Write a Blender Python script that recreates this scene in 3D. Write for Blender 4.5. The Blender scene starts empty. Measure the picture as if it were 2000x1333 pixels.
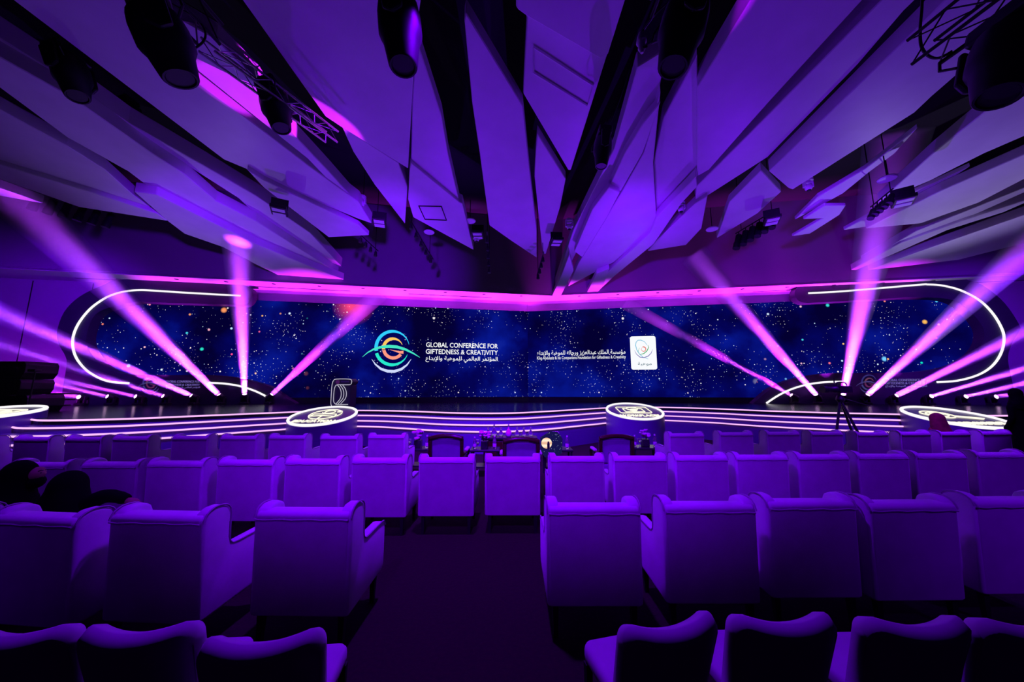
import bpy, bmesh, math, random
from mathutils import Vector, Matrix
random.seed(7)
sc = bpy.context.scene
C = sc.collection
R = math.radians

# ------------------------------------------------------------------ camera
EYE = Vector((0, 0, 1.8)); PITCH = R(8.0); F = 2000 * 12 / 36.0
cam = bpy.data.cameras.new('camera'); cam.lens = 12; cam.sensor_width = 36; cam.clip_end = 200
cam_o = bpy.data.objects.new('camera', cam); C.objects.link(cam_o)
cam_o.location = EYE; cam_o.rotation_euler = (R(90) + PITCH, 0, 0)
sc.camera = cam_o
# ------------------------------------------------------------------ world, exposure
w = bpy.data.worlds.new('dark_hall'); sc.world = w; w.use_nodes = True
w.node_tree.nodes['Background'].inputs[0].default_value = (.18, .0, 1, 1)
w.node_tree.nodes['Background'].inputs[1].default_value = 0.012
sc.view_settings.view_transform = 'Standard'; sc.view_settings.look = 'None'
sc.view_settings.exposure = 0.0; sc.view_settings.gamma = 1.0; sc.view_settings.use_curve_mapping = False
sc.cycles.use_denoising = True
sc.cycles.max_bounces = 4; sc.cycles.volume_bounces = 0; sc.cycles.sample_clamp_indirect = 4
sc.cycles.caustics_reflective = False; sc.cycles.caustics_refractive = False
# ------------------------------------------------------------------ lamps of the hall
BEAM = (.40, .04, 1.0); VIO = (.17, .0, 1.0); MAG = (.60, .016, 1.0)
def spot(name, loc, target, power, col, angle, blend=.6, size=.15):
    l = bpy.data.lights.new(name, 'SPOT'); l.energy = power; l.color = col
    l.spot_size = R(angle); l.spot_blend = blend; l.shadow_soft_size = size
    o = bpy.data.objects.new(name, l); C.objects.link(o); o.location = loc
    d = Vector(target) - Vector(loc); o.rotation_euler = d.to_track_quat('-Z', 'Y').to_euler()
    return o
# violet wash hung over the audience; unseen spots added for outer seats and backs
spot('seat_wash', (-.6, 3.5, 6.7), (-.5, 5.2, 0), 2500, VIO, 96, 1.0, .15)
spot('stage_wash', (-.5, 5.4, 7.2), (0, 11.2, .6), 7000, VIO, 80, .9, .15)
for sx in (-1, 1):
    spot('seat_wash', (sx * 7.5, 4.4, 6.6), (sx * 7.0, 5.4, 0), 900, VIO, 90, 1.0, .15)  # unseen side spots added to brighten the outer chairs
    spot('stage_wash', (sx * 8.0, 5.4, 6.8), (sx * 9.5, 10.5, .6), 2500, VIO, 70, .9, .15)
o = spot('seat_wash', (-.8, -4.0, 7.0), (-.4, 5.6, .6), 4200, VIO, 24, 1.0, .15); o.scale = (2.4, 1, 1)  # unseen spot added behind the camera to lift the chair backs
for sx in (-1, 1):
    o = spot('seat_wash', (sx * 6, -4.0, 7.0), (sx * 5.2, 4.2, .6), 600 if sx < 0 else 1500, VIO, 24, 1.0, .15); o.scale = (1.8, 1, 1)  # unseen rear spots added for the dark outer chair backs
# unseen violet spots added low on the stage to light the ceiling
for x, y, p in ((-9, 14.2, 750), (-3, 15.0, 1250), (4, 15.0, 1350), (11, 13.6, 1150)):
    spot('ceiling_wash', (x, y, 1.35), (x * .85, y - 5.0, 9), p, VIO, 100, .8, .03)
# unseen violet spots added to light the bulkhead and the end walls
for x, xt, p in ((-6.5, -15, 2600), (-2.5, -6, 3200), (2.5, 6, 3200), (6.5, 15, 2600)):
    spot('wall_wash', (x, 6.0, 6.0), (xt, 16.5, 7.6), p, VIO, 46, .9, .2)
spot('wall_wash', (-15, 9.0, 6.0), (-21, 16, 3.5), 3000, VIO, 80, .9, .2)
spot('wall_wash', (17, 10.0, 6.0), (21, 16, 3.5), 3000, VIO, 80, .9, .2)
# unseen pale lavender spots added by the portals to whiten the ceiling panels
spot('pale_ceiling_fill', (17.5, 13.4, 1.3), (15.0, 11.6, 8.4), 1000, (.5, .40, 1), 80, .9, .03)
spot('pale_ceiling_fill', (-13.5, 13.6, 1.3), (-10.5, 12.2, 8.2), 380, (.45, .30, 1), 80, .9, .03)
# magenta uplights below the soffit
for u_, side_, p in ((1.2, 0, 8000), (3.6, 0, 5500), (6.2, 0, 9000), (8.8, 0, 8000), (11.4, 0, 6500), (14.2, 0, 5000), (17.5, 0, 4000), (1.6, 1, 8000), (4.2, 1, 5500), (6.8, 1, 5000), (9.4, 1, 5000), (12.0, 1, 7500), (14.6, 1, 7000), (17.5, 1, 4500)):
    dx_, dy_ = ((-.9842, -.1773), (.9863, -.1647))[side_]
    x, y = .93 + dx_ * u_, 20 + dy_ * u_
    spot('soffit_uplight', (x, y - 1.5, 1.2), (x, y - .35, 7), p, MAG, 44, .9, .03)
# magenta gobo lamps throwing pools on the ceiling panels
spot('gobo_lamp', (5.0, 13.8, 1.5), (-5.5, 7.75, 8.68), 26000, MAG, 7, .25, .02)
spot('gobo_lamp', (1.2, 13.5, 1.5), (3.95, 5.5, 8.9), 20000, (.4, .0, 1), 5.5, .9, .02)

# ------------------------------------------------------------------ picking points in the hall
def ray(px, py):
    x = (px - 1000) / F; y = (666.5 - py) / F
    return Vector((x, math.cos(PITCH) - y * math.sin(PITCH), math.sin(PITCH) + y * math.cos(PITCH)))
def atY(px, py, Y):
    d = ray(px, py); return EYE + d * (Y / d.y)
def atZ(px, py, Z):
    d = ray(px, py); return EYE + d * ((Z - EYE.z) / d.z)
def atplane(px, py, p, n):
    d = ray(px, py); return EYE + d * ((p - EYE).dot(n) / d.dot(n))
def slope(z5, k=-.12, kx=0.0):                       # plane z = z5 + k (Y-5) + kx X
    n = Vector((-kx, -k, 1)).normalized(); return Vector((0, 5, z5)), n

# ------------------------------------------------------------------ mesh helpers
class MB:
    def __init__(s): s.v = []; s.f = []
    def add(s, v, f):
        b = len(s.v); s.v += [tuple(x) for x in v]; s.f += [tuple(i + b for i in q) for q in f]; return s
    def box(s, c, d, rot=None, taper=1.0):
        vs = []
        for z in (-.5, .5):
            k = taper if z < 0 else 1
            for x, y in ((-.5, -.5), (.5, -.5), (.5, .5), (-.5, .5)):
                p = Vector((x * d[0] * k, y * d[1] * k, z * d[2]))
                if rot: p = rot @ p
                vs.append(Vector(c) + p)
        return s.add(vs, [(3, 2, 1, 0), (4, 5, 6, 7), (0, 1, 5, 4), (1, 2, 6, 5), (2, 3, 7, 6), (3, 0, 4, 7)])
    def tube(s, path, r, n=8, closed=False):
        path = [Vector(p) for p in path]; m = len(path); rings = []
        up = Vector((0, 0, 1)); prev = None
        for i, p in enumerate(path):
            a = path[i - 1] if (i > 0 or closed) else path[0]
            b = path[(i + 1) % m] if (i < m - 1 or closed) else path[-1]
            t = (b - a).normalized()
            ref = prev if prev is not None else (Vector((1, 0, 0)) if abs(t.z) > .9 else up)
            u = (ref - t * ref.dot(t)).normalized(); v = t.cross(u); prev = u
            rr = r[i] if isinstance(r, (list, tuple)) else r
            rings.append([p + (u * math.cos(2 * math.pi * k / n) + v * math.sin(2 * math.pi * k / n)) * rr for k in range(n)])
        vs = [q for rg in rings for q in rg]; fs = []
        for i in range(m if closed else m - 1):
            j = (i + 1) % m
            for k in range(n): fs.append((i * n + k, i * n + (k + 1) % n, j * n + (k + 1) % n, j * n + k))
        if not closed: fs += [tuple(range(n))[::-1], tuple((m - 1) * n + k for k in range(n))]
        return s.add(vs, fs)
    def prism(s, poly, vec):
        n = len(poly); vec = Vector(vec); a = [Vector(p) for p in poly]; b = [p + vec for p in a]
        return s.add(a + b, [tuple(range(n))[::-1], tuple(range(n, 2 * n))] + [(i, (i + 1) % n, n + (i + 1) % n, n + i) for i in range(n)])
    def lathe(s, prof, n=20, M=None, cap=True):
        vs = []; fs = []
        for r, z in prof:
            for k in range(n):
                p = Vector((r * math.cos(2 * math.pi * k / n), r * math.sin(2 * math.pi * k / n), z)); vs.append(M @ p if M else p)
        m = len(prof)
        for i in range(m - 1):
            for k in range(n): fs.append((i * n + k, i * n + (k + 1) % n, (i + 1) * n + (k + 1) % n, (i + 1) * n + k))
        if cap: fs += [tuple(range(n))[::-1], tuple((m - 1) * n + k for k in range(n))]
        return s.add(vs, fs)
    def loft(s, rings):                                # rings: (centre, rx, ry, tilt) in the xy plane
        n = 20; vs = []; fs = []
        for c, rx, ry in rings:
            for k in range(n):
                a = 2 * math.pi * k / n; vs.append(Vector(c) + Vector((rx * math.cos(a), ry * math.sin(a), 0)))
        m = len(rings)
        for i in range(m - 1):
            for k in range(n): fs.append((i * n + k, i * n + (k + 1) % n, (i + 1) * n + (k + 1) % n, (i + 1) * n + k))
        fs += [tuple(range(n))[::-1], tuple((m - 1) * n + k for k in range(n))]
        return s.add(vs, fs)
    def mesh(s, name, mat=None, smooth=False, bevel=0, seg=2):
        me = bpy.data.meshes.new(name); me.from_pydata(s.v, [], s.f)
        bm = bmesh.new(); bm.from_mesh(me)
        bmesh.ops.recalc_face_normals(bm, faces=bm.faces)
        if bevel:
            es = [e for e in bm.edges if len(e.link_faces) == 2 and e.calc_face_angle(0) > .5]
            bmesh.ops.bevel(bm, geom=es, offset=bevel, segments=seg, affect='EDGES', profile=.5, clamp_overlap=True)
        bm.to_mesh(me); bm.free()
        if mat: me.materials.append(mat)
        if smooth:
            for p in me.polygons: p.use_smooth = True
            if smooth != True: me.set_sharp_from_angle(angle=smooth)
        return me
    def build(s, name, mat, parent=None, smooth=False, bevel=0, seg=2):
        return link(name, s.mesh(name, mat, smooth, bevel, seg), parent)
def link(name, me, parent=None):
    o = bpy.data.objects.new(name, me); C.objects.link(o)
    if parent: o.parent = parent
    return o
def tag(o, label=None, cat=None, group=None, kind=None):
    for k, v in (('label', label), ('category', cat), ('group', group), ('kind', kind)):
        if v: o[k] = v
    return o
def thing(name, label, cat, loc=(0, 0, 0), rz=0, group=None):
    o = bpy.data.objects.new(name, None); C.objects.link(o); o.location = loc; o.rotation_euler = (0, 0, rz); o.empty_display_size = .1
    return tag(o, label, cat, group)
def copy_tree(o, parent=None):
    c = o.copy(); C.objects.link(c); c.parent = parent
    for ch in list(o.children): copy_tree(ch, c)
    return c
def smooth_path(pts, k=6):                            # Catmull-Rom
    pts = [Vector(p) for p in pts]; out = []
    for i in range(len(pts) - 1):
        p0 = pts[max(i - 1, 0)]; p1 = pts[i]; p2 = pts[i + 1]; p3 = pts[min(i + 2, len(pts) - 1)]
        for j in range(k):
            t = j / k
            out.append(.5 * ((2 * p1) + (p2 - p0) * t + (2 * p0 - 5 * p1 + 4 * p2 - p3) * t * t + (3 * p1 - p0 - 3 * p2 + p3) * t ** 3))
    return out + [pts[-1]]

# ------------------------------------------------------------------ materials
def nodes(name):
    m = bpy.data.materials.new(name); m.use_nodes = True
    return m, m.node_tree.nodes, m.node_tree.links
def pbr(name, col, rough=.6, metal=0, spec=.4, noise=0, scale=8, bump=0, sheen=0):
    m, n, l = nodes(name); b = n['Principled BSDF']
    b.inputs['Base Color'].default_value = (*col, 1); b.inputs['Roughness'].default_value = rough
    b.inputs['Metallic'].default_value = metal; b.inputs['Specular IOR Level'].default_value = spec
    if sheen: b.inputs['Sheen Weight'].default_value = sheen
    if noise or bump:
        tc = n.new('ShaderNodeTexCoord'); t = n.new('ShaderNodeTexNoise'); t.inputs['Scale'].default_value = scale; t.inputs['Detail'].default_value = 5
        l.new(tc.outputs['Object'], t.inputs['Vector'])
        if noise:
            r = n.new('ShaderNodeValToRGB')
            r.color_ramp.elements[0].position = .3; r.color_ramp.elements[1].position = .7
            r.color_ramp.elements[0].color = (*[c * (1 - noise) for c in col], 1); r.color_ramp.elements[1].color = (*[min(1, c * (1 + noise)) for c in col], 1)
            l.new(t.outputs['Fac'], r.inputs['Fac']); l.new(r.outputs['Color'], b.inputs['Base Color'])
        if bump:
            bp = n.new('ShaderNodeBump'); bp.inputs['Strength'].default_value = bump; bp.inputs['Distance'].default_value = .02
            l.new(t.outputs['Fac'], bp.inputs['Height']); l.new(bp.outputs['Normal'], b.inputs['Normal'])
    return m
def emit(name, col, strength):
    m, n, l = nodes(name); n.remove(n['Principled BSDF']); e = n.new('ShaderNodeEmission')
    e.inputs[0].default_value = (*col, 1); e.inputs[1].default_value = strength
    l.new(e.outputs[0], n['Material Output'].inputs[0]); return m
M = dict(
    plaster=pbr('ceiling_plaster', (.72, .70, .74), .38, noise=.06, scale=1.2, spec=.35),
    wall=pbr('painted_wall', (.42, .38, .44), .7, noise=.06, scale=.8),
    bulk=pbr('bulkhead_paint', (.30, .26, .32), .75, noise=.05, scale=.8),
    soffit=pbr('soffit_paint', (.75, .72, .76), .7),
    void=pbr('dark_void', (.012, .01, .014), .8),
    carpet=pbr('carpet', (.014, .004, .0015), .95, noise=.35, scale=30, bump=.3),
    frame=pbr('frame_paint', (.035, .035, .05), .5, noise=.1, scale=2),
    stage=pbr('violet_lit_stage', (.15, .055, .30), .3, spec=.5),  # violet of the stage light is put into this base colour
    floor_gloss=pbr('stage_floor_gloss', (.012, .012, .02), .2, spec=.25),
    fabric=pbr('slipcover_velvet', (.66, .62, .66), .8, noise=.09, scale=5, bump=.15, sheen=.25),
    piping=pbr('piping_cord', (.40, .36, .40), .8),
    fabric2=pbr('plain_chair_fabric', (.45, .41, .45), .85, noise=.08, scale=5, bump=.15, sheen=.2),
    black=pbr('black_housing', (.014, .013, .016), .45, noise=.2, scale=6),
    blackmetal=pbr('black_metal', (.02, .02, .022), .35, metal=.4),
    alu=pbr('aluminium', (.55, .55, .58), .3, metal=1),
    legwood=pbr('dark_leg', (.015, .01, .012), .5),
    mahog=pbr('mahogany', (.05, .010, .008), .25, noise=.3, scale=6),
    seatcloth=pbr('armchair_cloth', (.28, .22, .38), .8, noise=.1, scale=9),
    white=pbr('white_plastic', (.75, .75, .78), .4),
    petal=pbr('pale_petals', (.75, .55, .72), .7, noise=.2, scale=20),
    vase=pbr('dark_vase', (.02, .015, .025), .3),
    glass=pbr('bottle_glass', (.75, .72, .85), .06, spec=.6),
    abaya=pbr('black_cloth', (.002, .002, .002), .9, spec=.08, noise=.3, scale=12),
    skin=pbr('skin', (.30, .13, .10), .6),
    eye=pbr('eye', (.03, .02, .02), .2),
    maroon=pbr('maroon_scarf', (.20, .02, .03), .85, noise=.25, scale=16),
    neon=emit('white_neon', (1, .95, 1), 1.05),
    neonp=emit('step_neon', (1, .50, 1), 1.1),
    lens=emit('beam_lens', (1, .55, 1), 3.0),
    letters=emit('cream_letters', (1, .93, .70), 1.25),
    wtext=emit('screen_white', (.95, .97, 1), 1.0),
    disc=pbr('disc_top', (.09, .09, .13), .3, spec=.5),
    dimtext=emit('dim_letters', (.14, .10, .36), 1.0),
)

M['glass'].node_tree.nodes['Principled BSDF'].inputs['Transmission Weight'].default_value = .85
# ------------------------------------------------------------------ the V of the screen wall
AP = Vector((.93, 20, 0))
LD = (Vector((-13.5, 17.4, 0)) - AP).normalized(); RD = (Vector((15.3, 17.6, 0)) - AP).normalized()
LN = Vector((LD.y, -LD.x, 0)); LN = LN if LN.y < 0 else -LN
RN = Vector((RD.y, -RD.x, 0)); RN = RN if RN.y < 0 else -RN
SIDE = {'L': (LD, LN), 'R': (RD, RN)}
def onwall(s, px, py, off=0.0):
    d, n = SIDE[s]; return atplane(px, py, AP + n * off, n)
def uz(s, px, py, off=0.0):
    p = onwall(s, px, py, off); return (p - AP).dot(SIDE[s][0]), p.z
def wp(s, u, z, off=0.0):
    d, n = SIDE[s]; return AP + d * u + n * off + Vector((0, 0, z))
STAGE_Z = 1.08

# ------------------------------------------------------------------ floor, walls, void
tag(MB().box((0, 8, -.1), (60, 30, .2)).build('floor', M['carpet']), kind='structure')
ceil_o = tag(MB().box((0, 9, 11.6), (60, 30, .2)).build('ceiling', M['void']), kind='structure')
for s, nm in (('L', 'wall_back_left'), ('R', 'wall_back_right')):
    d, n = SIDE[s]
    a = wp(s, 0, 0, -.02); b = wp(s, 30, 0, -.02)
    tag(MB().prism([a, b, b - n * .3, a - n * .3], (0, 0, 11.5)).build(nm, M['wall']), kind='structure')
    # vertical joints of the wall panels
for sx, nm in ((-1, 'wall_left'), (1, 'wall_right')):
    tag(MB().box((sx * 27, 8, 5.7), (.3, 30, 11.6)).build(nm, M['wall']), kind='structure')
# bulkhead over the screen with a soffit
SOF = 6.99
for s, nm in (('L', 'trim_1'), ('R', 'trim_2')):
    d, n = SIDE[s]
    bp = atZ(1075, 578, SOF); a = Vector((bp.x, bp.y, 0)); b = a + d * 29
    b2 = wp(s, 30, 0); a2 = Vector((bp.x, AP.y + .3, 0))
    tag(MB().prism([a + Vector((0, 0, SOF)), b + Vector((0, 0, SOF)), b2 + Vector((0, 0, SOF)), a2 + Vector((0, 0, SOF))], (0, 0, .12)).build(nm, M['soffit']), kind='structure')
    tag(MB().prism([a + Vector((0, 0, SOF + .02)), b + Vector((0, 0, SOF + .02)), b - n * .25 + Vector((0, 0, SOF + .02)), a - n * .25 + Vector((0, 0, SOF + .02))], (0, 0, 4.6)).build('bulkhead_' + ('left' if s == 'L' else 'right'), M['bulk']), kind='structure')
    # downlights and slots in the soffit
    for k in range(9):
        c = a + d * (1.6 + k * 2.1) - n * .35 + Vector((0, 0, SOF - .012))
        tag(MB().lathe([(.09, 0), (.09, .02)], 14, Matrix.Translation(c)).build('downlight', M['black']), 'small round recessed downlight in the soffit, ' + ('first second third fourth fifth sixth seventh eighth ninth'.split())[k] + ' ' + ('left' if s == 'L' else 'right') + ' of the corner', 'downlight', 'soffit downlights ' + s)
    for k in range(3):
        c = a + d * (3.2 + k * 7.6) - n * .95 + Vector((0, 0, SOF - .004))
        tag(MB().prism([c, c + d * 4.6, c + d * 4.6 - n * .12, c - n * .12], (0, 0, .02)).build('air_slot', M['black']), 'thin black linear air slot in soffit, ' + ('nearest', 'second', 'third')[k] + ' ' + ('left' if s == 'L' else 'right') + ' of the corner', 'air vent')

# ------------------------------------------------------------------ ceiling panels
PANELS = [  # (z5, kx, thickness, outline)
 (9.0, .00, .45, [(30,-60),(180,-60),(255,0),(370,150),(500,245),(600,322),(700,395),(726,437),(700,428),(515,352),(480,330),(437,312),(25,0),(-40,-55)]),
 (8.85, .00, .2, [(515,352),(700,440),(721,460),(642,464),(515,367),(482,332)]),
 (9.15, .02, .4, [(285,0),(420,75),(500,153),(580,270),(640,333),(690,388),(660,372),(600,310),(500,230),(388,140)]),
 (9.35, .00, .5, [(-40,50),(0,75),(120,150),(250,240),(395,322),(500,383),(605,455),(692,548),(662,528),(500,420),(465,387),(360,320),(200,215),(-40,90)]),
 (9.1, .01, .4, [(-40,90),(0,112),(140,190),(297,300),(360,340),(422,393),(500,432),(575,480),(662,535),(690,553),(560,510),(500,475),(305,377),(250,335),(130,268),(0,172),(-40,150)]),
 (8.95, .01, .35, [(-40,195),(0,215),(130,285),(205,332),(262,383),(310,418),(185,374),(0,316),(-40,302)]),
 (8.8, .01, .3, [(-40,310),(0,322),(185,378),(307,418),(327,432),(225,416),(155,405),(0,350),(-40,342)]),
 (8.7, .0, .35, [(262,375),(305,380),(500,477),(640,535),(697,556),(640,562),(562,547),(500,517),(435,483),(360,457),(327,432)]),
 (8.8, .0, .3, [(-40,358),(0,368),(85,398),(0,383),(-40,378)]),
 # centre
 (9.0, .0, .5, [(430,-60),(830,-60),(812,70),(797,330),(665,248),(635,228),(500,38)]),
 (9.25, .0, .4, [(667,247),(778,318),(796,366),(791,438),(732,362),(690,297)]),
 (9.1, .0, .35, [(813,75),(862,225),(875,300),(897,395),(815,347),(803,310),(805,200)]),
 (9.0, .0, .35, [(803,318),(897,395),(903,398),(925,489),(807,425),(797,390),(800,330)]),
 (9.1, .0, .35, [(910,25),(1000,172),(1021,207),(1034,333),(1048,450),(1048,504),(1000,472),(956,441),(937,300),(922,200),(907,40)]),
 (9.2, .0, .3, [(1050,262),(1105,350),(1094,405),(1066,497),(1060,495),(1044,345),(1047,290)]),
 (9.1, .0, .4, [(1008,-60),(1240,-60),(1185,110),(1115,333),(1110,333),(1022,183),(1030,33),(1008,15)]),
 (8.85, .0, .22, [(1008,-60),(1240,-60),(1187,108),(1172,115),(1030,33),(1010,18)]),
 # right of the centre slot
 (9.3, -.02, .4, [(1245,130),(1302,95),(1285,190),(1222,300),(1190,368),(1130,485),(1085,575),(1078,575),(1120,450),(1200,290)]),
 (8.9, .0, .25, [(1258,238),(1290,200),(1255,300),(1212,375),(1190,366),(1220,300)]),
 (8.75, .0, .25, [(1190,366),(1211,376),(1185,425),(1137,503),(1122,492),(1157,410)]),
 (8.6, .0, .25, [(1112,498),(1120,530),(1092,585),(1078,580),(1098,535)]),
 (8.95, .0, .35, [(1290,180),(1276,317),(1282,422),(1269,452),(1200,512),(1110,560),(1130,515),(1213,378),(1257,300)]),
 (9.15, .0, .4, [(1362,108),(1362,345),(1295,412),(1283,425),(1277,317),(1296,230)]),
 (8.9, .0, .45, [(1500,-60),(1740,-60),(1690,-5),(1500,202),(1385,332),(1362,345),(1362,170),(1460,10)]),
 (9.25, .0, .45, [(1770,-60),(1850,-60),(1765,22),(1675,127),(1500,307),(1383,382),(1358,398),(1360,365),(1500,225),(1722,0)]),
 (8.8, .0, .3, [(1360,345),(1362,365),(1332,397),(1277,477),(1200,540),(1170,568),(1160,558),(1200,520),(1270,455),(1283,425),(1295,412)]),
 (9.1, .0, .3, [(1382,383),(1370,447),(1340,479),(1265,491),(1283,470),(1335,420),(1358,398)]),
 (8.7, .0, .25, [(1165,535),(1190,525),(1178,560),(1150,590),(1140,585)]),
 (9.0, .0, .4, [(1905,-60),(2040,-60),(2040,10),(1920,102),(1822,187),(1787,220),(1660,300),(1548,371),(1540,368),(1502,335),(1800,47)]),
 (9.1, .0, .3, [(1487,333),(1526,375),(1480,417),(1400,466),(1425,395)]),
 (9.1, .0, .15, [(1793,250),(1748,300),(1700,335),(1647,378),(1552,430),(1597,385),(1690,330)]),
 (8.9, .0, .12, [(1568,429),(1610,402),(1652,402),(1640,420),(1582,457),(1546,462),(1607,427)]),
 (9.0, .0, .35, [(2040,125),(2010,150),(1875,257),(1822,300),(1715,396),(1817,353),(1922,300),(2010,262),(2040,250)]),
 (9.15, .0, .15, [(1896,325),(1800,385),(1700,442),(1647,450),(1780,378)]),
 (8.85, .0, .3, [(2040,284),(2010,298),(1840,372),(1690,447),(1797,437),(1912,396),(2010,345),(2040,335)]),
 (9.0, .0, .35, [(2040,360),(2010,372),(1880,430),(1770,470),(1700,510),(1682,514),(1790,452),(1900,408),(2040,352)]),
 (8.7, .0, .35, [(2040,408),(2010,418),(1787,495),(1695,528),(1755,522),(1872,508),(2010,473),(2040,468)]),
 (8.9, .0, .3, [(2040,380),(1960,415),(1850,450),(1760,490),(1672,528),(1662,528),(1760,475),(1880,432)]),
]
for z5, kx, th, poly in PANELS:
    p, n = slope(z5, -.12, kx)
    MB().prism([atplane(x, y, p, n) for x, y in poly], (0, 0, th)).build('ceiling_panel', M['plaster'], ceil_o, bevel=.02, seg=1)
# access hatch and recess in the panels
def onpanel(px, py, z5, dz=0):
    p, n = slope(z5, -.12); q = atplane(px, py, p, n); q.z += dz; return q
hp = [onpanel(x, y, 9.0, -.012) for x, y in ((818, 402), (862, 403), (872, 430), (830, 428))]
MB().tube(hp, .022, 6, closed=True).build('access_hatch_trim', M['void'], ceil_o)
rc = [onpanel(x, y, 9.1, -.01) for x, y in ((1042, 90), (1158, 165), (1147, 205), (1042, 140))]
MB().tube(rc, .03, 6, closed=True).build('recess_trim', M['plaster'], ceil_o)

# ------------------------------------------------------------------ LED screen
def screen_material(flip):
    m, n, l = nodes('star_screen_' + ('left' if flip else 'right')); n.remove(n['Principled BSDF'])
    tc = n.new('ShaderNodeTexCoord')
    def math_(op, a, b=None):
        k = n.new('ShaderNodeMath'); k.operation = op
        for i, v in enumerate((a, b)):
            if v is None: continue
            if isinstance(v, (int, float)): k.inputs[i].default_value = v
            else: l.new(v, k.inputs[i])
        return k.outputs[0]
    def noise(scale, detail=4, off=0):
        mp = n.new('ShaderNodeMapping'); mp.inputs['Location'].default_value = (off, off * 2.3, 0); l.new(tc.outputs['UV'], mp.inputs[0])
        t = n.new('ShaderNodeTexNoise'); t.inputs['Scale'].default_value = scale; t.inputs['Detail'].default_value = detail
        l.new(mp.outputs[0], t.inputs['Vector']); return t.outputs['Fac']
    def ramp(v, *stops):
        r = n.new('ShaderNodeValToRGB'); e = r.color_ramp.elements
        e[0].position, e[0].color = stops[0][0], (*stops[0][1], 1); e[1].position, e[1].color = stops[-1][0], (*stops[-1][1], 1)
        for p, c in stops[1:-1]:
            k = e.new(p); k.color = (*c, 1)
        l.new(v, r.inputs[0]); return r.outputs[0]
    def add(a, b):
        k = n.new('ShaderNodeVectorMath'); k.operation = 'ADD'; l.new(a, k.inputs[0]); l.new(b, k.inputs[1]); return k.outputs[0]
    def scale(c, f):
        k = n.new('ShaderNodeVectorMath'); k.operation = 'SCALE'; l.new(c, k.inputs[0])
        if isinstance(f, (int, float)): k.inputs['Scale'].default_value = f
        else: l.new(f, k.inputs['Scale'])
        return k.outputs[0]
    sep = n.new('ShaderNodeSeparateXYZ'); l.new(tc.outputs['UV'], sep.inputs[0])
    neb = noise(.28, 6, 3 if flip else 11); cl = noise(.55, 5, 7 if flip else 19)
    total = ramp(neb, (.36, (.001, .0, .030)), (.50, (.001, .0012, .10)), (.64, (.002, .008, .26)), (.8, (.01, .03, .42)))
    def stars(sc_, rad, prob, gain, off, tint, soft=.35, cluster=True, mask=None):
        mp = n.new('ShaderNodeMapping'); mp.inputs['Location'].default_value = (off, off * 1.7, 0); l.new(tc.outputs['UV'], mp.inputs[0])
        v = n.new('ShaderNodeTexVoronoi'); v.voronoi_dimensions = '2D'; v.inputs['Scale'].default_value = sc_; l.new(mp.outputs[0], v.inputs['Vector'])
        s3 = n.new('ShaderNodeSeparateColor'); l.new(v.outputs['Color'], s3.inputs[0])
        rr = math_('MULTIPLY', math_('ADD', math_('POWER', s3.outputs[0], 3.0), .45), rad * sc_)
        f = math_('DIVIDE', v.outputs['Distance'], rr)
        k = n.new('ShaderNodeMapRange'); k.inputs['From Min'].default_value = 1; k.inputs['From Max'].default_value = soft; l.new(f, k.inputs[0])
        th = math_('MULTIPLY', ramp_v(cl), prob) if cluster else prob
        on = math_('LESS_THAN', s3.outputs[1], th)
        a = math_('MULTIPLY', math_('MULTIPLY', k.outputs[0], on), gain)
        if mask is not None: a = math_('MULTIPLY', a, mask)
        return scale(tint(s3.outputs[2]), a)
    def ramp_v(v):
        k = n.new('ShaderNodeMapRange'); k.inputs['From Min'].default_value = .44; k.inputs['From Max'].default_value = .63
        k.inputs['To Min'].default_value = .05; l.new(v, k.inputs[0]); return k.outputs[0]
    whiteish = lambda v: ramp(v, (0, (.55, .75, 1)), (.5, (.95, .95, 1)), (.9, (1, .8, .75)))
    vivid = lambda v: ramp(v, (0, (0, .8, .45)), (.3, (.1, .6, 1)), (.5, (.9, .9, 1)), (.7, (1, .05, .2)), (.9, (1, .5, .02)))
    blue = lambda v: ramp(v, (0, (.0, .18, 1)), (1, (.1, .3, 1)))
    total = add(total, stars(5.5, .021, .85, .9, 2, whiteish))
    total = add(total, stars(2.8, .034, .55, 1.1, 31, whiteish))
    total = add(total, stars(.8, .062, .28, 1.1, 57, whiteish))
    total = add(total, stars(.22, .8, .30, .22, 83, blue, 0.0, False))
    far = n.new('ShaderNodeMapRange'); far.inputs['From Min'].default_value = 11.5; far.inputs['From Max'].default_value = 14.5; l.new(sep.outputs[0], far.inputs[0])
    total = add(total, stars(1.0, .125, .45, 1.0, 5 if flip else 43, vivid, .45, False, far.outputs[0]))
    if flip:   # the red glow near the top of the left half
        mp = n.new('ShaderNodeVectorMath'); mp.operation = 'DISTANCE'; l.new(tc.outputs['UV'], mp.inputs[0]); mp.inputs[1].default_value = GLOW
        k = n.new('ShaderNodeMapRange'); k.inputs['From Min'].default_value = 1.15; k.inputs['From Max'].default_value = .25; l.new(mp.outputs['Value'], k.inputs[0])
        rg = n.new('ShaderNodeRGB'); rg.outputs[0].default_value = (1.0, .06, .12, 1); total = add(total, scale(rg.outputs[0], math_('POWER', k.outputs[0], 1.6)))
    e = n.new('ShaderNodeEmission'); l.new(total, e.inputs[0]); e.inputs[1].default_value = 1.0
    l.new(e.outputs[0], n['Material Output'].inputs[0]); return m
TOPZ = (onwall('L', 1045, 610)).z; BOTZ = 1.36
GLOW = (*uz('L', 692, 598), 0)
SCREENS = {}
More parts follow.
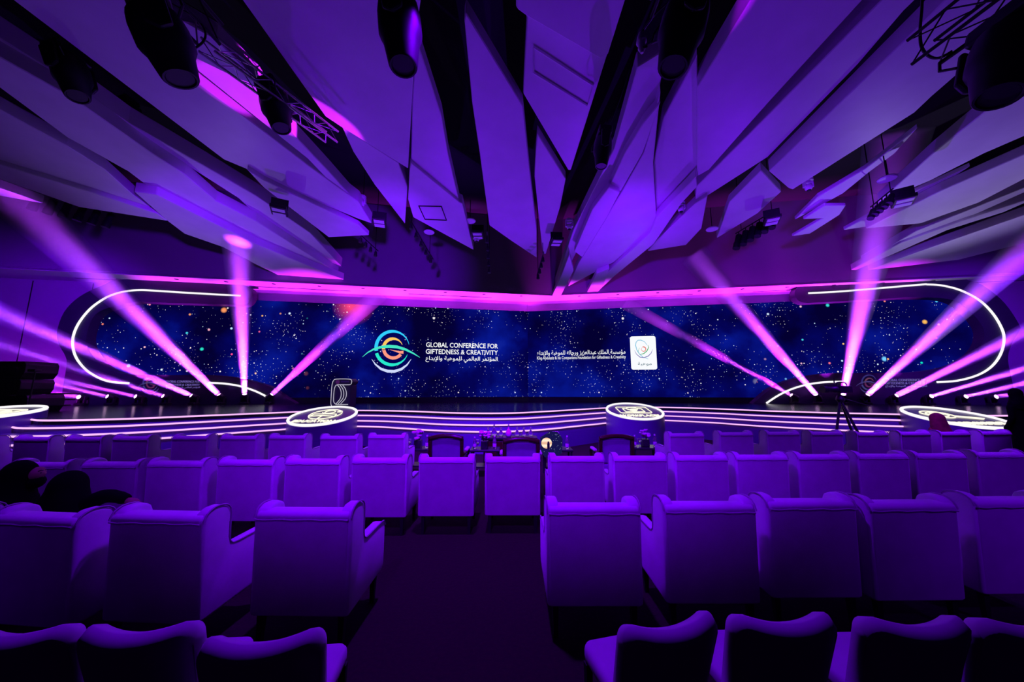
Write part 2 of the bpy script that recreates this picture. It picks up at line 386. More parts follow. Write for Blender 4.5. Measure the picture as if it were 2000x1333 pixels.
for s in 'LR':
    umax = uz(s, 158 if s == 'L' else 1932, 650)[0]
    vs = [wp(s, 0, BOTZ), wp(s, umax, BOTZ), wp(s, umax, TOPZ), wp(s, 0, TOPZ)]
    d, n_ = SIDE[s]
    mb = MB().prism([v for v in vs], n_ * -.08 * -1 * -1)
    me = mb.mesh('led_screen', screen_material(s == 'L'))
    uvl = me.uv_layers.new(name='metres')
    for lp in me.loops:
        co = me.vertices[lp.vertex_index].co; uvl.data[lp.index].uv = ((co - AP).dot(d), co.z)
    o = link('led_screen', me)
    o.location = n_ * .10
    SCREENS[s] = tag(o, 'giant dark blue starfield screen, ' + ('left half with the colourful round emblem' if s == 'L' else 'right half with the white emblem card'), 'screen')
    # black plinth below the screen
    a, b = wp(s, 0, STAGE_Z, .16), wp(s, umax, STAGE_Z, .16)
    tag(MB().prism([a, b, b - n_ * .12, a - n_ * .12], (0, 0, BOTZ - STAGE_Z - .01)).build('screen_plinth', M['floor_gloss']), 'low glossy black plinth under the ' + ('left' if s == 'L' else 'right') + ' half of the screen', 'plinth')

# flat print on the screen ------------------------------------------------
def arc_mesh(s, pts_w, off, thick=.012):
    """pts_w: list of (px, py, half width px); a ribbon on the screen plane"""
    L, Rr = [], []
    for i, (x, y, hw) in enumerate(pts_w):
        a = pts_w[max(i - 1, 0)]; b = pts_w[min(i + 1, len(pts_w) - 1)]
        dx, dy = b[0] - a[0], b[1] - a[1]; k = math.hypot(dx, dy) or 1
        L.append((x - dy / k * hw, y + dx / k * hw)); Rr.append((x + dy / k * hw, y - dx / k * hw))
    mb = MB(); n = len(L)
    v = [onwall(s, x, y, off) for x, y in L] + [onwall(s, x, y, off) for x, y in Rr]
    v2 = [q - SIDE[s][1] * thick for q in v]
    f = [(i, i + 1, n + i + 1, n + i) for i in range(n - 1)] + [(2 * n + i, 2 * n + n + i, 3 * n + i + 1, 2 * n + i + 1) for i in range(n - 1)]
    for i in range(n - 1): f += [(i, 2 * n + i, 2 * n + i + 1, i + 1), (n + i, n + i + 1, 3 * n + i + 1, 3 * n + i)]
    return mb.add(v + v2, f)
def circ(cx, cy, r, a0, a1, w0, w1, w2, n=28, ry=None):
    out = []
    for i in range(n + 1):
        t = i / n; a = R(a0 + (a1 - a0) * t)
        ww = w0 + (w1 - w0) * min(1, t / .5) if t < .5 else w1 + (w2 - w1) * (t - .5) / .5
        out.append((cx + r * math.cos(a), cy - (ry or r) * math.sin(a), ww))
    return out
def logo(s, cx, cy, k, off, parent, mats, px=None):
    def T(pts): return [(cx + (x - 765) * k, cy + (y - 686) * k, hw * k) for x, y, hw in pts]
    items = [
        ('emblem_arc', T(circ(767, 680, 32.5, 12, 190, .3, 2.9, 3.4)), 0),
        ('emblem_arc', T(circ(766, 681, 32.0, 197, 338, 3.2, 3.1, .3)), 1),
        ('emblem_arc', T(circ(768, 681, 19.0, 22, 186, .4, 3.0, 3.2)), 2),
        ('emblem_arc', T(circ(768, 681, 18.6, 190, 322, 3.2, 3.1, 3.0)), 3),
        ('emblem_arc', T([(762, 683.5, .3), (772, 686, 1.2), (781, 688.5, 2.2), (788, 688.5, 3.0)]), 3),
        ('emblem_swoosh', T([(708, 697.5, .3), (718, 689, 1.0), (730, 682.5, 1.8), (745, 678.2, 2.5), (760, 676.8, 2.9), (775, 678, 2.9), (792, 683, 2.3), (807, 690.5, 1.5), (820, 698.5, .4)]), 4),
        ('emblem_arc', T([(726, 702, .3), (733, 712, 1.4), (744, 721, 2.3), (757, 725.5, 2.8), (770, 726, 2.8), (784, 721.5, 2.4), (795, 713, 1.5), (803, 702, .3)]), 5)]
    for nm, pts, mi in items: arc_mesh(s, pts, off + (.008 if mi == 4 else 0)).build(nm, mats[mi], parent)
LOGO = [emit('emblem_' + k, c, 1.0) for k, c in (('sky', (.03, .62, 1)), ('teal', (.02, .82, .60)), ('amber', (1, .58, .12)), ('salmon', (1, .32, .22)), ('mint', (.06, .80, .55)), ('silver', (.62, .70, .98)))]
DIM = [emit('dim_emblem_' + k, c, .35) for k, c in (('sky', (.09, .07, .45)), ('teal', (.12, .11, .45)), ('amber', (.35, .12, .22)), ('salmon', (.28, .05, .22)), ('mint', (.14, .11, .45)), ('silver', (.12, .09, .40)))]

AR = {'ا': ('\uFE8D', '\uFE8E'), 'ؤ': ('\uFE85', '\uFE86'), 'ة': ('\uFE93', '\uFE94'), 'د': ('\uFEA9', '\uFEAA'), 'ر': ('\uFEAD', '\uFEAE'), 'ز': ('\uFEAF', '\uFEB0'), 'و': ('\uFEED', '\uFEEE'),
      'ل': ('\uFEDD', '\uFEDE', '\uFEDF', '\uFEE0'), 'م': ('\uFEE1', '\uFEE2', '\uFEE3', '\uFEE4'), 'ت': ('\uFE95', '\uFE96', '\uFE97', '\uFE98'), 'ع': ('\uFEC9', '\uFECA', '\uFECB', '\uFECC'),
      'ي': ('\uFEF1', '\uFEF2', '\uFEF3', '\uFEF4'), 'ه': ('\uFEE9', '\uFEEA', '\uFEEB', '\uFEEC'), 'ب': ('\uFE8F', '\uFE90', '\uFE91', '\uFE92'), 'س': ('\uFEB1', '\uFEB2', '\uFEB3', '\uFEB4'),
      'ك': ('\uFED9', '\uFEDA', '\uFEDB', '\uFEDC'), 'ج': ('\uFE9D', '\uFE9E', '\uFE9F', '\uFEA0'), 'لإ': ('\uFEF9', '\uFEFA')}
def arabic(t):
    out = []
    for wd in t.split(' '):
        L = []; i = 0
        while i < len(wd):
            if wd[i:i + 2] == 'لإ': L.append('لإ'); i += 2
            else: L.append(wd[i]); i += 1
        o = ''
        for i, ch in enumerate(L):
            f = AR[ch]; pj = i > 0 and len(AR[L[i - 1]]) == 4; nj = i < len(L) - 1 and len(f) == 4
            o += f[3] if pj and nj else f[1] if pj else f[2] if nj else f[0]
        out.append(o)
    return ' '.join(out)[::-1]
def text_mesh(body, bold=0.0):
    c = bpy.data.curves.new('lettering', 'FONT'); c.body = body; c.size = 1; c.extrude = .02; c.offset = bold; c.resolution_u = 3
    o = bpy.data.objects.new('lettering', c); C.objects.link(o)
    bpy.context.view_layer.update()
    me = bpy.data.meshes.new_from_object(o.evaluated_get(bpy.context.evaluated_depsgraph_get()))
    bpy.data.objects.remove(o); return me
def wall_text(body, s, x0, x1, ytop, ybot, off, parent, mat, bold=0.0, name='lettering'):
    me = text_mesh(body, bold)
    xs = [v.co.x for v in me.vertices]; ys = [v.co.y for v in me.vertices]
    xm = (x0 + x1) / 2; x_a, x_b, y_a, y_b = min(xs), max(xs), min(ys), max(ys)
    u0, u1 = uz(s, x0, ybot, off)[0], uz(s, x1, ybot, off)[0]; z0, z1 = uz(s, xm, ybot, off)[1], uz(s, xm, ytop, off)[1]
    for v in me.vertices:
        a = (v.co.x - x_a) / (x_b - x_a); b = (v.co.y - y_a) / (y_b - y_a)
        v.co = wp(s, u0 + (u1 - u0) * a, z0 + (z1 - z0) * b, off + v.co.z * .3)
    me.materials.clear(); me.materials.append(mat)
    return link(name, me, parent)
SO = .125
def reparent_fix(o, parent):                           # meshes are written in hall coordinates
    o.matrix_parent_inverse = parent.matrix_world.inverted()
bpy.context.view_layer.update()
sl, sr = SCREENS['L'], SCREENS['R']
logo('L', 765, 686, 1.0, SO, sl, LOGO)
wall_text('GLOBAL CONFERENCE FOR', 'L', 832, 972.5, 670.5, 679.8, SO, sl, M['wtext'], .012)
wall_text('GIFTEDNESS & CREATIVITY', 'L', 831.5, 972.5, 683.5, 692.8, SO, sl, M['wtext'], .012)
wall_text(arabic('المؤتمر العالمي للموهبة والإبداع'), 'L', 831, 972, 696.5, 709, SO, sl, M['wtext'], .012)
wall_text(arabic('مؤسسة الملك عبدالعزيز ورجاله للموهبة والإبداع'), 'R', 1049, 1222, 684, 697, SO, sr, M['wtext'], .008)
wall_text('King Abdulaziz & his Companions Foundation for Giftedness & Creativity', 'R', 1049, 1222.5, 695.5, 703.5, SO, sr, M['wtext'], .004)
# white emblem card
u0, zt = uz('R', 1230, 657, SO); u1, zb = uz('R', 1284, 722.5, SO); zt = uz('R', 1257, 657, SO)[1]; zb = uz('R', 1257, 722.5, SO)[1]
poly = []
rr = .12
for cx, cz, a0 in ((u1 - rr, zt - rr, 0), (u0 + rr, zt - rr, 90), (u0 + rr, zb + rr, 180), (u1 - rr, zb + rr, 270)):
    for k in range(6): poly.append(wp('R', cx + rr * math.cos(R(a0 + k * 18)), cz + rr * math.sin(R(a0 + k * 18)), SO))
MB().prism(poly, RN * -.012).build('emblem_card', M['wtext'], sr)
ce = {k: emit('card_' + k, c, .9) for k, c in (('cyan', (.10, .52, .78)), ('green', (.05, .42, .12)), ('red', (.85, .08, .03)), ('violet', (.22, .18, .52)), ('grey', (.10, .20, .26)))}
O2 = SO + .012
arc_mesh('R', [(1264, 674.5, .3), (1259, 668, .4), (1252, 664.8, .6), (1246, 665, .6), (1242.3, 669, .6), (1241.3, 675, .6), (1244, 684, .6), (1249, 692, .6), (1256, 698, .5), (1266, 701.5, .3)], O2).build('emblem_line', ce['cyan'], sr)
arc_mesh('R', [(1265.5, 674.5, .3), (1267, 679, .6), (1263.5, 686, .8), (1257.5, 691, .8), (1250, 693, .5), (1246, 688, .4), (1249, 679.5, .2)], O2).build('emblem_line', ce['green'], sr)
arc_mesh('R', circ(1257, 682.3, 4.3, 120, -220, .9, .6, .2), O2).build('emblem_line', ce['red'], sr)
arc_mesh('R', [(1239.5, 685, .2), (1243, 692, .5), (1250, 698, .7), (1258, 699, .8), (1266, 696, .8), (1272, 690, .6), (1274.5, 683, .2)], O2).build('emblem_line', ce['violet'], sr)
wall_text(arabic('موهبة'), 'R', 1246, 1273, 707.5, 715.5, O2, sr, ce['grey'], .006)
for o in list(sl.children) + list(sr.children): reparent_fix(o, o.parent)

# ------------------------------------------------------------------ curved frames round the screen ends
FRM = .75
FRAMES = {
 'L': dict(poly=[(452,555.5),(475,557),(490,564),(494,575),(489,588),(478,596),(455,595.5),(300,591),(270,590),(225,598),(187,614),(170,650),(172,680),(197,712),(237,730),(325,733),(410,733),(462,738),(500,747),(530,757),(560,778),(577,800),(108,830),(120,775),(130,715),(127,695),(116,675),(111,650),(125,610),(155,580),(200,558),(250,546)],
      led=[[(470,578),(370,572.5),(300,568),(272,567),(248,569),(226,574),(203,584),(175,605),(152,635),(142,665),(147,695),(165,720),(190,737),(215,746),(252,749)], [(408,748),(440,750),(470,755),(500,765),(526,778)]]),
 'R': dict(poly=[(1600,552.5),(1580,554),(1566,556),(1554,566),(1553,578),(1560,588),(1574,592),(1600,591),(1750,582.5),(1775,581),(1850,584),(1887,602),(1917,635),(1922,660),(1910,685),(1885,704),(1850,718),(1775,728),(1662,729),(1612,730),(1562,738),(1525,750),(1495,768),(1472,798),(1990,830),(1980,760),(1969,705),(1975,675),(1990,648),(1991,635),(1962,592),(1925,561),(1900,550),(1850,537),(1812,534),(1775,536)],
      led=[[(1579,573),(1650,569),(1790,557),(1812,556),(1840,558),(1875,567),(1910,585),(1935,608),(1953,635),(1961,660),(1955,690),(1938,715),(1910,733),(1870,744),(1830,747)], [(1497,788),(1520,773),(1545,761),(1575,752),(1610,747),(1645,746)]])}
for s, fd in FRAMES.items():
    nm = 'left' if s == 'L' else 'right'
    t = thing('curved_portal', 'dark sculpted C-shaped frame with white light line round the ' + nm + ' screen end', 'portal')
    pts = []; pl = fd['poly']; nP = len(pl); outl = []
    for i in range(nP):                                # round the outline except at its foot
        p0, p1, p2, p3 = (Vector((*pl[(i + j) % nP], 0)) for j in (-1, 0, 1, 2))
        if p1.y > 770 or p2.y > 770: outl.append((p1.x, p1.y)); continue
        for j in range(4):
            q_ = j / 4; v_ = .5 * ((2 * p1) + (p2 - p0) * q_ + (2 * p0 - 5 * p1 + 4 * p2 - p3) * q_ * q_ + (3 * p1 - p0 - 3 * p2 + p3) * q_ ** 3); outl.append((v_.x, v_.y))
    for x, y in outl:
        q = onwall(s, x, y, FRM); q.z = max(q.z, STAGE_Z); pts.append(q)
    MB().prism(pts, SIDE[s][1] * -.45).build('frame_body', M['frame'], t)
    for ln in fd['led']:
        q = smooth_path([onwall(s, x, y, FRM + .02) for x, y in ln], 5)
        MB().tube(q, .045, 8).build('light_line', M['neon'], t)
    if s == 'R':
        logo('R', 1697, 750, .44, FRM + .02, t, DIM)
        wall_text('GLOBAL CONFERENCE FOR', 'R', 1729, 1812, 740.5, 745.2, FRM + .02, t, M['dimtext'])
        wall_text('GIFTEDNESS & CREATIVITY', 'R', 1729.5, 1812, 746.5, 751, FRM + .02, t, M['dimtext'])
        wall_text(arabic('المؤتمر العالمي للموهبة والإبداع'), 'R', 1730, 1811, 752.5, 758, FRM + .02, t, M['dimtext'])
    else:
        logo('L', 293, 752, .44, FRM + .02, t, DIM)
        wall_text('GLOBAL CONFERENCE FOR', 'L', 324, 390, 743.5, 748, FRM + .02, t, M['dimtext'])
        wall_text('GIFTEDNESS & CREATIVITY', 'L', 324, 390, 750, 754, FRM + .02, t, M['dimtext'])
        wall_text(arabic('المؤتمر العالمي للموهبة والإبداع'), 'L', 324, 390, 755.5, 760, FRM + .02, t, M['dimtext'])

# ------------------------------------------------------------------ stage of four lit steps
STEP = .15; TREAD = .27
front = [(-60,812),(20,814),(60,818),(100,820),(250,817),(400,811),(573,804),(630,802),(690,801),(780,802),(900,806),(1000,806),(1100,801),(1190,796),(1240,795),(1290,795),(1400,798),(1500,802),(1640,806),(1780,809),(1860,811),(1990,811)]
edge0 = smooth_path([atZ(x, y, STAGE_Z) for x, y in front], 5)
edge0 = [Vector((p.x, p.y, 0)) for p in edge0]
def offset_edge(k):
    out = []
    for i, p in enumerate(edge0):
        a = edge0[max(i - 1, 0)]; b = edge0[min(i + 1, len(edge0) - 1)]; t = (b - a).normalized()
        nn = Vector((t.y, -t.x, 0)); out.append(p + nn * (TREAD * k))
    return out
stage = thing('stage', 'wide dark stage with four wavy steps edged in pink-white light', 'stage')
for k in range(4):
    e = offset_edge(k); z1 = STAGE_Z - STEP * k; z0 = z1 - STEP if k < 3 else 0.0
    back = offset_edge(k - 1.2) if k else None
    if k == 0:
        poly = [q for q in e] + [wp('R', 23, 0, .12), wp('R', 0, 0, .12), wp('L', 23, 0, .12)]
    else: poly = e + back[::-1]
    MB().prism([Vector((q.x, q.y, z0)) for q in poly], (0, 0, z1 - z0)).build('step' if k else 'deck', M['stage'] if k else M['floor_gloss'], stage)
    st = [Vector((q.x, q.y, z1 - .02)) for q in offset_edge(k + .06)]
    cuts = {0: 2, 1: 1, 2: 0, 3: 0}
    MB().tube(st[cuts[k]:], .022, 6).build('light_strip', M['neonp'], stage)
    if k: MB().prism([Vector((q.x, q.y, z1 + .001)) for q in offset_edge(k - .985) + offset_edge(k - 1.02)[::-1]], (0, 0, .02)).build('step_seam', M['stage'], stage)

# ------------------------------------------------------------------ slanted disc podiums
def sketch(mb_pts):
    mb = MB()
    for pts, r in mb_pts: mb.tube([Vector((x, y, .0)) for x, y in pts], r, 5)
    return mb
def disc(px, py, Yc, rad, zc, tilt, word, label, art, rz=0.0):
    p = atY(px, py, Yc); t = thing('disc_podium', label, 'podium', (p.x, Yc, 0))
    ct, st = math.cos(tilt), math.sin(tilt)
    def top(x, y, h=0): return Vector((x, y * ct - h * st, zc + y * st + h * ct))
    n = 64; ring = [(rad * math.cos(2 * math.pi * k / n), rad * math.sin(2 * math.pi * k / n)) for k in range(n)]
    mb = MB(); up = [top(x, y, -.02) for x, y in ring]; lo = [Vector((q.x, q.y, .0)) for q in up]
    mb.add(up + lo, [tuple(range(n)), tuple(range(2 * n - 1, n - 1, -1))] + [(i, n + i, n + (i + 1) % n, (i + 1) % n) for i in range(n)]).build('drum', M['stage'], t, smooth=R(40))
    mb = MB(); a = [top(x * .95, y * .95, .01) for x, y in ring]; b = [top(x * .95, y * .95, -.019) for x, y in ring]
    mb.add(a + b, [tuple(range(n)), tuple(range(2 * n - 1, n - 1, -1))] + [(i, n + i, n + (i + 1) % n, (i + 1) % n) for i in range(n)]).build('disc_top', M['disc'], t)
    MB().tube([top(x * .96, y * .96, .02) for x, y in ring], .04, 8, closed=True).build('light_ring', M['neon'], t)
    for pts, r in art:
        MB().tube([top(x * rad, y * rad, .025) for x, y in pts], r * rad, 5).build('pictogram_line', M['letters'], t)
    if not word: return t
    me = text_mesh(word, .008); xs = [v.co.x for v in me.vertices]; ys = [v.co.y for v in me.vertices]
    x_a, x_b, y_a, y_b = min(xs), max(xs), min(ys), max(ys)
    wd = 1.25 if len(word) < 10 else 1.35
    for v in me.vertices:
        x = ((v.co.x - x_a) / (x_b - x_a) - .5) * wd; y = -.66 + (v.co.y - y_a) / (y_b - y_a) * .2
        v.co = top(x * rad, y * rad, .02 + v.co.z * .5)
    me.materials.clear(); me.materials.append(M['letters']); link('lettering', me, t)
    return t
def ell(cx, cy, rx, ry, a0=0, a1=360, n=24): return [(cx + rx * math.cos(R(a0 + (a1 - a0) * i / n)), cy + ry * math.sin(R(a0 + (a1 - a0) * i / n))) for i in range(n + 1)]
W_ = .015
edu = [(ell(0, .12, .48, .50), W_), ([(-.4, -.12), (-.02, -.02), (.4, -.12)], W_), ([(-.4, -.12), (-.36, .12), (-.03, .16), (.36, .12), (.4, -.12)], W_), ([(-.02, -.02), (-.02, -.36)], W_),
       (ell(.02, .36, .16, .16), W_), ([(.25, .45), (.38, .45)], W_), ([(.25, .35), (.38, .35)], W_), ([(-.2, .3), (-.12, .22)], W_)]
wrk = [([(-.5, .46), (-.56, .4), (-.56, -.2), (-.5, -.28), (.5, -.28), (.56, -.2), (.56, .4), (.5, .46), (-.5, .46)], W_), ([(-.34, .28), (-.34, -.14), (.34, -.14), (.34, .28), (.2, .28)], W_), (ell(0, .25, .2, .17), W_), (ell(0, .08, .12, .1), .02), ([(-.1, -.22), (.1, -.22)], .025), ([(-.34, .28), (-.2, .28)], W_)]
lens = [(ell(-.2, .2, .34, .32), W_), (ell(-.2, .2, .24, .2), W_), ([(.1, .06), (.55, -.14), (.6, -.2), (.52, -.24), (.06, -.02)], W_), ([(-.38, .2), (0, .2)], W_), ([(-.3, .3), (-.1, .3)], W_)]
disc(632, 815, 10.6, .95, .985, R(13), 'EDUCATION', 'slanted round podium with EDUCATION lettering and white light ring', edu)
disc(1239, 808, 11.6, .92, 1.06, R(13), 'WORKPLACES', 'slanted round podium with framed desk pictogram and WORKPLACES lettering', wrk)
disc(1862, 820, 9.3, .95, 1.05, R(13), 'ENVIRONMENT', 'slanted round podium at far right, partly hidden by the maroon headscarf', lens)
disc(-40, 830, 8.3, .95, 1.2, R(8), '', 'slanted round podium cut by the left edge of the picture', wrk)

# ------------------------------------------------------------------ floor moving-head lights and their beams in the haze
def haze_material():
    m, n, l = nodes('lit_haze'); n.remove(n['Principled BSDF']); v = n.new('ShaderNodeVolumeScatter')
    v.inputs['Color'].default_value = (1, 1, 1, 1); v.inputs['Density'].default_value = .38; v.inputs['Anisotropy'].default_value = 0.0
    l.new(v.outputs[0], n['Material Output'].inputs['Volume']); return m
HAZE = haze_material()
def make_head():
    t = thing('moving_head_light', '', 'stage light')
    MB().box((0, 0, .045), (.30, .30, .09)).build('base', M['black'], t, bevel=.015)
    for sx in (-1, 1): MB().prism([(sx * .15 - .018, -.06, .09), (sx * .15 - .018, .06, .09), (sx * .15 - .018, .045, .40), (sx * .15 - .018, -.045, .40)], (.036, 0, 0)).build('yoke_arm', M['black'], t, bevel=.008, seg=1)
    hd = MB().lathe([(.06, -.17), (.11, -.15), (.125, -.05), (.125, .04), (.115, .12), (.105, .16), (.09, .16), (.09, .145)], 24).build('lamp_head', M['black'], t, smooth=R(40))
    hd.location = (0, 0, .36)
    ls = MB().lathe([(.088, 0), (.07, .012), (.03, .02)], 20).build('lens', M['lens'], hd, smooth=R(50)); ls.location = (0, 0, .146)
    return t
HEAD = make_head(); used = []
def beam(side, px, py, qx, qy, fwd, power, half, length, label, blabel, soft=.5, near=1.0):
    """lens near (px, py); the beam passes (qx, qy); fwd = how far it leans to the audience"""
    off = near; lens_p = onwall(side, px, py, off)
    base = Vector((lens_p.x, lens_p.y, STAGE_Z + .003))
    q = onwall(side, qx, qy, off + fwd)
    d = (q - lens_p).normalized()
    h = HEAD if not used else copy_tree(HEAD); used.append(1)
    h.location = base; h['label'] = label; h['group'] = 'moving head lights on the stage floor'
    hd = [c for c in h.children if c.name.startswith('lamp_head')][0]
    hd.rotation_euler = d.to_track_quat('Z', 'Y').to_euler(); hd.location = (0, 0, .34)
    hp = base + Vector((0, 0, .34)) + d * .20
    if power <= 0: return
    al = bpy.data.lights.new('beam_lamp', 'AREA'); al.shape = 'DISK'; al.size = .20 if half > 1.5 else .13; al.spread = R(2.4 * half); al.energy = power * BEAM_GAIN * math.tan(R(half)) ** 2; al.color = BEAM
    ao = bpy.data.objects.new('beam_lamp', al); C.objects.link(ao); ao.location = hp + d * .01; ao.rotation_euler = d.to_track_quat('-Z', 'Y').to_euler()
    r0 = .105; L = length; k = math.tan(R(half * 1.2))
    prof = [(r0 * 1.05, 0.0)] + [(r0 * 1.05 + k * L * t * 1.02, L * t) for t in (.25, .5, .75, 1)]
    mb = MB().lathe(prof, 28); b = mb.build('light_beam', HAZE, None, smooth=R(40))
    b.location = hp + d * .03; b.rotation_euler = d.to_track_quat('Z', 'Y').to_euler()
    tag(b, blabel, 'light beam')
BEAM_GAIN = 34
B = 'small black moving head light, '
beam('L', 526, 776, 690, 622, .5, 1000, 2.3, 7, B + 'source of the beam towards the red glow', 'pink beam slanting up right from the left lights to the red glow')
beam('L', 478, 775, 466, 480, 3.5, 2400, 3.0, 10, B + 'source of the left vertical beam', 'broad violet beam rising straight up from the left lights')
beam('L', 432, 776, 240, 590, 3.0, 2400, 3.0, 13, B + 'source of the wide beam to upper left', 'wide violet beam slanting to the upper left over the frame')
beam('L', 380, 776, 100, 655, 3.5, 2600, 1.9, 12, B + 'source of the long shallow beam to the left edge', 'long narrow beam running low to the left edge of the picture')
beam('L', 325, 777, 120, 712, 3.0, 1000, 1.4, 10, B + 'fifth from the left end of the row', 'faint thin beam, uppermost of the dim ones at left')
beam('L', 272, 778, 100, 740, 2.5, 800, 1.2, 8, B + 'third from the left end of the row', 'faint thin beam, second highest of the dim ones at left')
beam('L', 217, 779, 60, 742, 2.2, 900, 1.2, 7, B + 'second from the left end of the row', 'faint thin beam crossing the magenta wall glow at left')
beam('L', 160, 779, 90, 768, 1.4, 800, 1.1, 5, B + 'at the left end of the row', 'faint thin beam, lowest of the dim ones at left')
beam('R', 1551, 773, 1265, 615, .6, 2200, 1.2, 9, B + 'source of the thin beam towards the white card', 'thin violet beam slanting up left towards the white card')
beam('R', 1597, 773, 1450, 605, 1.6, 2600, 2.5, 9, B + 'source of the strong beam leaning up left', 'strong pink beam leaning up left, right side of the stage')
beam('R', 1646, 774, 1690, 560, 3.5, 2800, 3.0, 11, B + 'just behind the tripod camera', 'broad pink beam rising almost upright behind the tripod camera')
beam('R', 1690, 773, 1850, 625, 3.0, 2600, 2.4, 11, B + 'first to the right of the tripod camera', 'strong pink beam leaning up right through the coloured stars')
beam('R', 1745, 775, 1960, 668, 3.5, 2400, 1.7, 11, B + 'second to the right of the tripod camera', 'narrow pink beam crossing the right light line')
beam('R', 1813, 777, 1980, 728, 3.0, 2600, 1.3, 9, B + 'third to the right of the tripod camera', 'thin pink beam, second lowest at right')
beam('R', 1880, 777, 1990, 752, 2.0, 1500, 1.2, 7, B + 'fourth to the right of the tripod camera', 'thin violet beam, lowest but one at right edge')
beam('R', 1938, 778, 2010, 766, 1.2, 1100, 1.1, 5, B + 'at the right end of the row', 'short faint beam beside the black-clad person at right')

# ------------------------------------------------------------------ lectern
lp = atY(668, 790, 12.6)
lec = thing('lectern', 'tall dark lectern outlined in white light lines behind the EDUCATION podium', 'lectern', (lp.x, 12.6, STAGE_Z))
def LP(px, py, dy=0): q = atY(px, py, 12.6); return Vector((q.x - lp.x, dy, q.z - STAGE_Z))
zb_ = LP(668, 797).z
out = [(648,795),(646,788),(648,760),(649,748),(653,742),(658,740),(683,740),(687,743),(688,746),(686,750),(683,752),(685,753),(683,790),(682,797),(650,797)]
def lq(x, y, dy=0):
    q = LP(x, y, dy); q.z = max(q.z, 0); return q
MB().prism([lq(x, y) for x, y in out], (0, .5, 0)).build('lectern_body', M['frame'], lec, bevel=.01, seg=1)
LW = emit('lectern_line', (.75, .72, .9), .75)
for pts in ([(678,795),(652,795),(647,790),(647,780),(649,752),(652,744),(657,741),(683,741),(687,744),(687,748),(683,752),(660,752),(655,756),(653,764),(652,783),(655,789),(660,790.5),(680,790.5)],
            [(660,753),(665,760),(667,769),(665,779),(657,789)], [(665,753),(670,760),(672,769),(670,779),(661,789)], [(670,753),(675,760),(677,769),(675,779),(666,789)]):
    MB().tube(smooth_path([lq(x, y, -.02) for x, y in pts], 3), .011, 6).build('light_line', LW, lec)
el = MB().lathe([(.075, 0), (.075, .01)], 18, Matrix.Translation(LP(660, 746.5, -.012)) @ Matrix.Rotation(R(90), 4, 'X')).build('emblem', pbr('lectern_emblem', (.5, .25, .22), .5), lec)
MB().box(LP(674, 746, -.012), (.30, .012, .06)).build('name_plate', pbr('lectern_plate', (.12, .10, .18), .5), lec)

# ------------------------------------------------------------------ slipcovered armchairs
def make_armchair():
    t = thing('armchair', '', 'chair')
    prof = [(0, .22), (-.04, .885), (-.02, .935), (.03, .965), (.10, .965), (.155, .94), (.18, .88), (.19, .71), (.21, .665), (.27, .65), (.54, .655), (.60, .64), (.63, .60), (.635, .28), (.60, .24)]
    for sx in (-1, 1):
        x0 = .262 if sx > 0 else -.352
        MB().prism([(x0, y, z) for y, z in prof], (.09, 0, 0)).build('side_panel', M['fabric'], t, smooth=R(50), bevel=.022, seg=3)
        wl = [(sx * .35, y, z) for y, z in prof[1:13]]
        MB().tube(smooth_path(wl, 2), .006, 5).build('piping', M['piping'], t)
    bk = [(.0, .22), (-.045, .86), (-.055, .895), (-.035, .925), (.02, .935), (.08, .925), (.11, .89), (.15, .45), (.14, .22)]
    MB().prism([(-.335, y, z) for y, z in bk[:3]] + [(-.335, y, z) for y, z in bk[3:]], (.67, 0, 0)).build('backrest', M['fabric'], t, smooth=R(50), bevel=.015, seg=2)
    MB().tube([(x, -.052, .878 + .003 * math.sin(x * 30)) for x in [-.335 + .67 * i / 10 for i in range(11)]], .007, 5).build('piping', M['piping'], t)
    MB().box((0, .36, .41), (.53, .50, .14)).build('seat_cushion', M['fabric'], t, smooth=R(50), bevel=.04, seg=3)
    MB().box((0, .34, .30), (.53, .52, .08)).build('seat_base', M['fabric'], t, bevel=.01, seg=1)
    for sx in (-1, 1):
        for y in (.05, .57): MB().box((sx * .29, y, .12), (.045, .045, .24), taper=.7).build('leg', M['legwood'], t)
    return t
ARM = make_armchair(); first = [True]
ORD = ['first', 'second', 'third', 'fourth', 'fifth', 'sixth', 'seventh', 'eighth', 'ninth', 'tenth', 'eleventh', 'twelfth', 'thirteenth', 'fourteenth', 'fifteenth', 'sixteenth', 'seventeenth']
def put_chair(x, y, rz, label, group):
    o = ARM if first[0] else copy_tree(ARM); first[0] = False
    o.location = (x, y, 0); o.rotation_euler = (0, 0, rz); o['label'] = label; o['group'] = group
    return o
ROWS = {
 'third row from the stage': [(65,1010,-.10),(307,1007,-.06),(592,1000,-.02),(1160,990,.0),(1386,987,.0),(1585,981,.01),(1782,984,.02),(1985,977,.02)],
 'second row from the stage': [(75,906,-.03),(214,905,-.03),(342,903,-.02),(480,901,-.02),(611,899,-.02),(741,897,-.01),(872,896,0),(1001,895,0),(1127,894,0),(1250,893,0),(1370,892,.01),(1488,891,.01),(1608,890,.02),(1725,889,.02),(1838,888,.02),(1955,886,.03)],
 'front row': [(-48,856,-.06),(62,855,-.05),(163,855,-.05),(255,854,-.05),(371,853,-.04),(466,853,-.04),(561,852,-.02),(662,853,-.02),(755,851,-.02),(1341,848,.04),(1438,846,.05),(1530,845,.06),(1615,845,.08),(1704,846,.1),(1788,845,.1),(1866,845,.1),(1946,844,.1)],
}
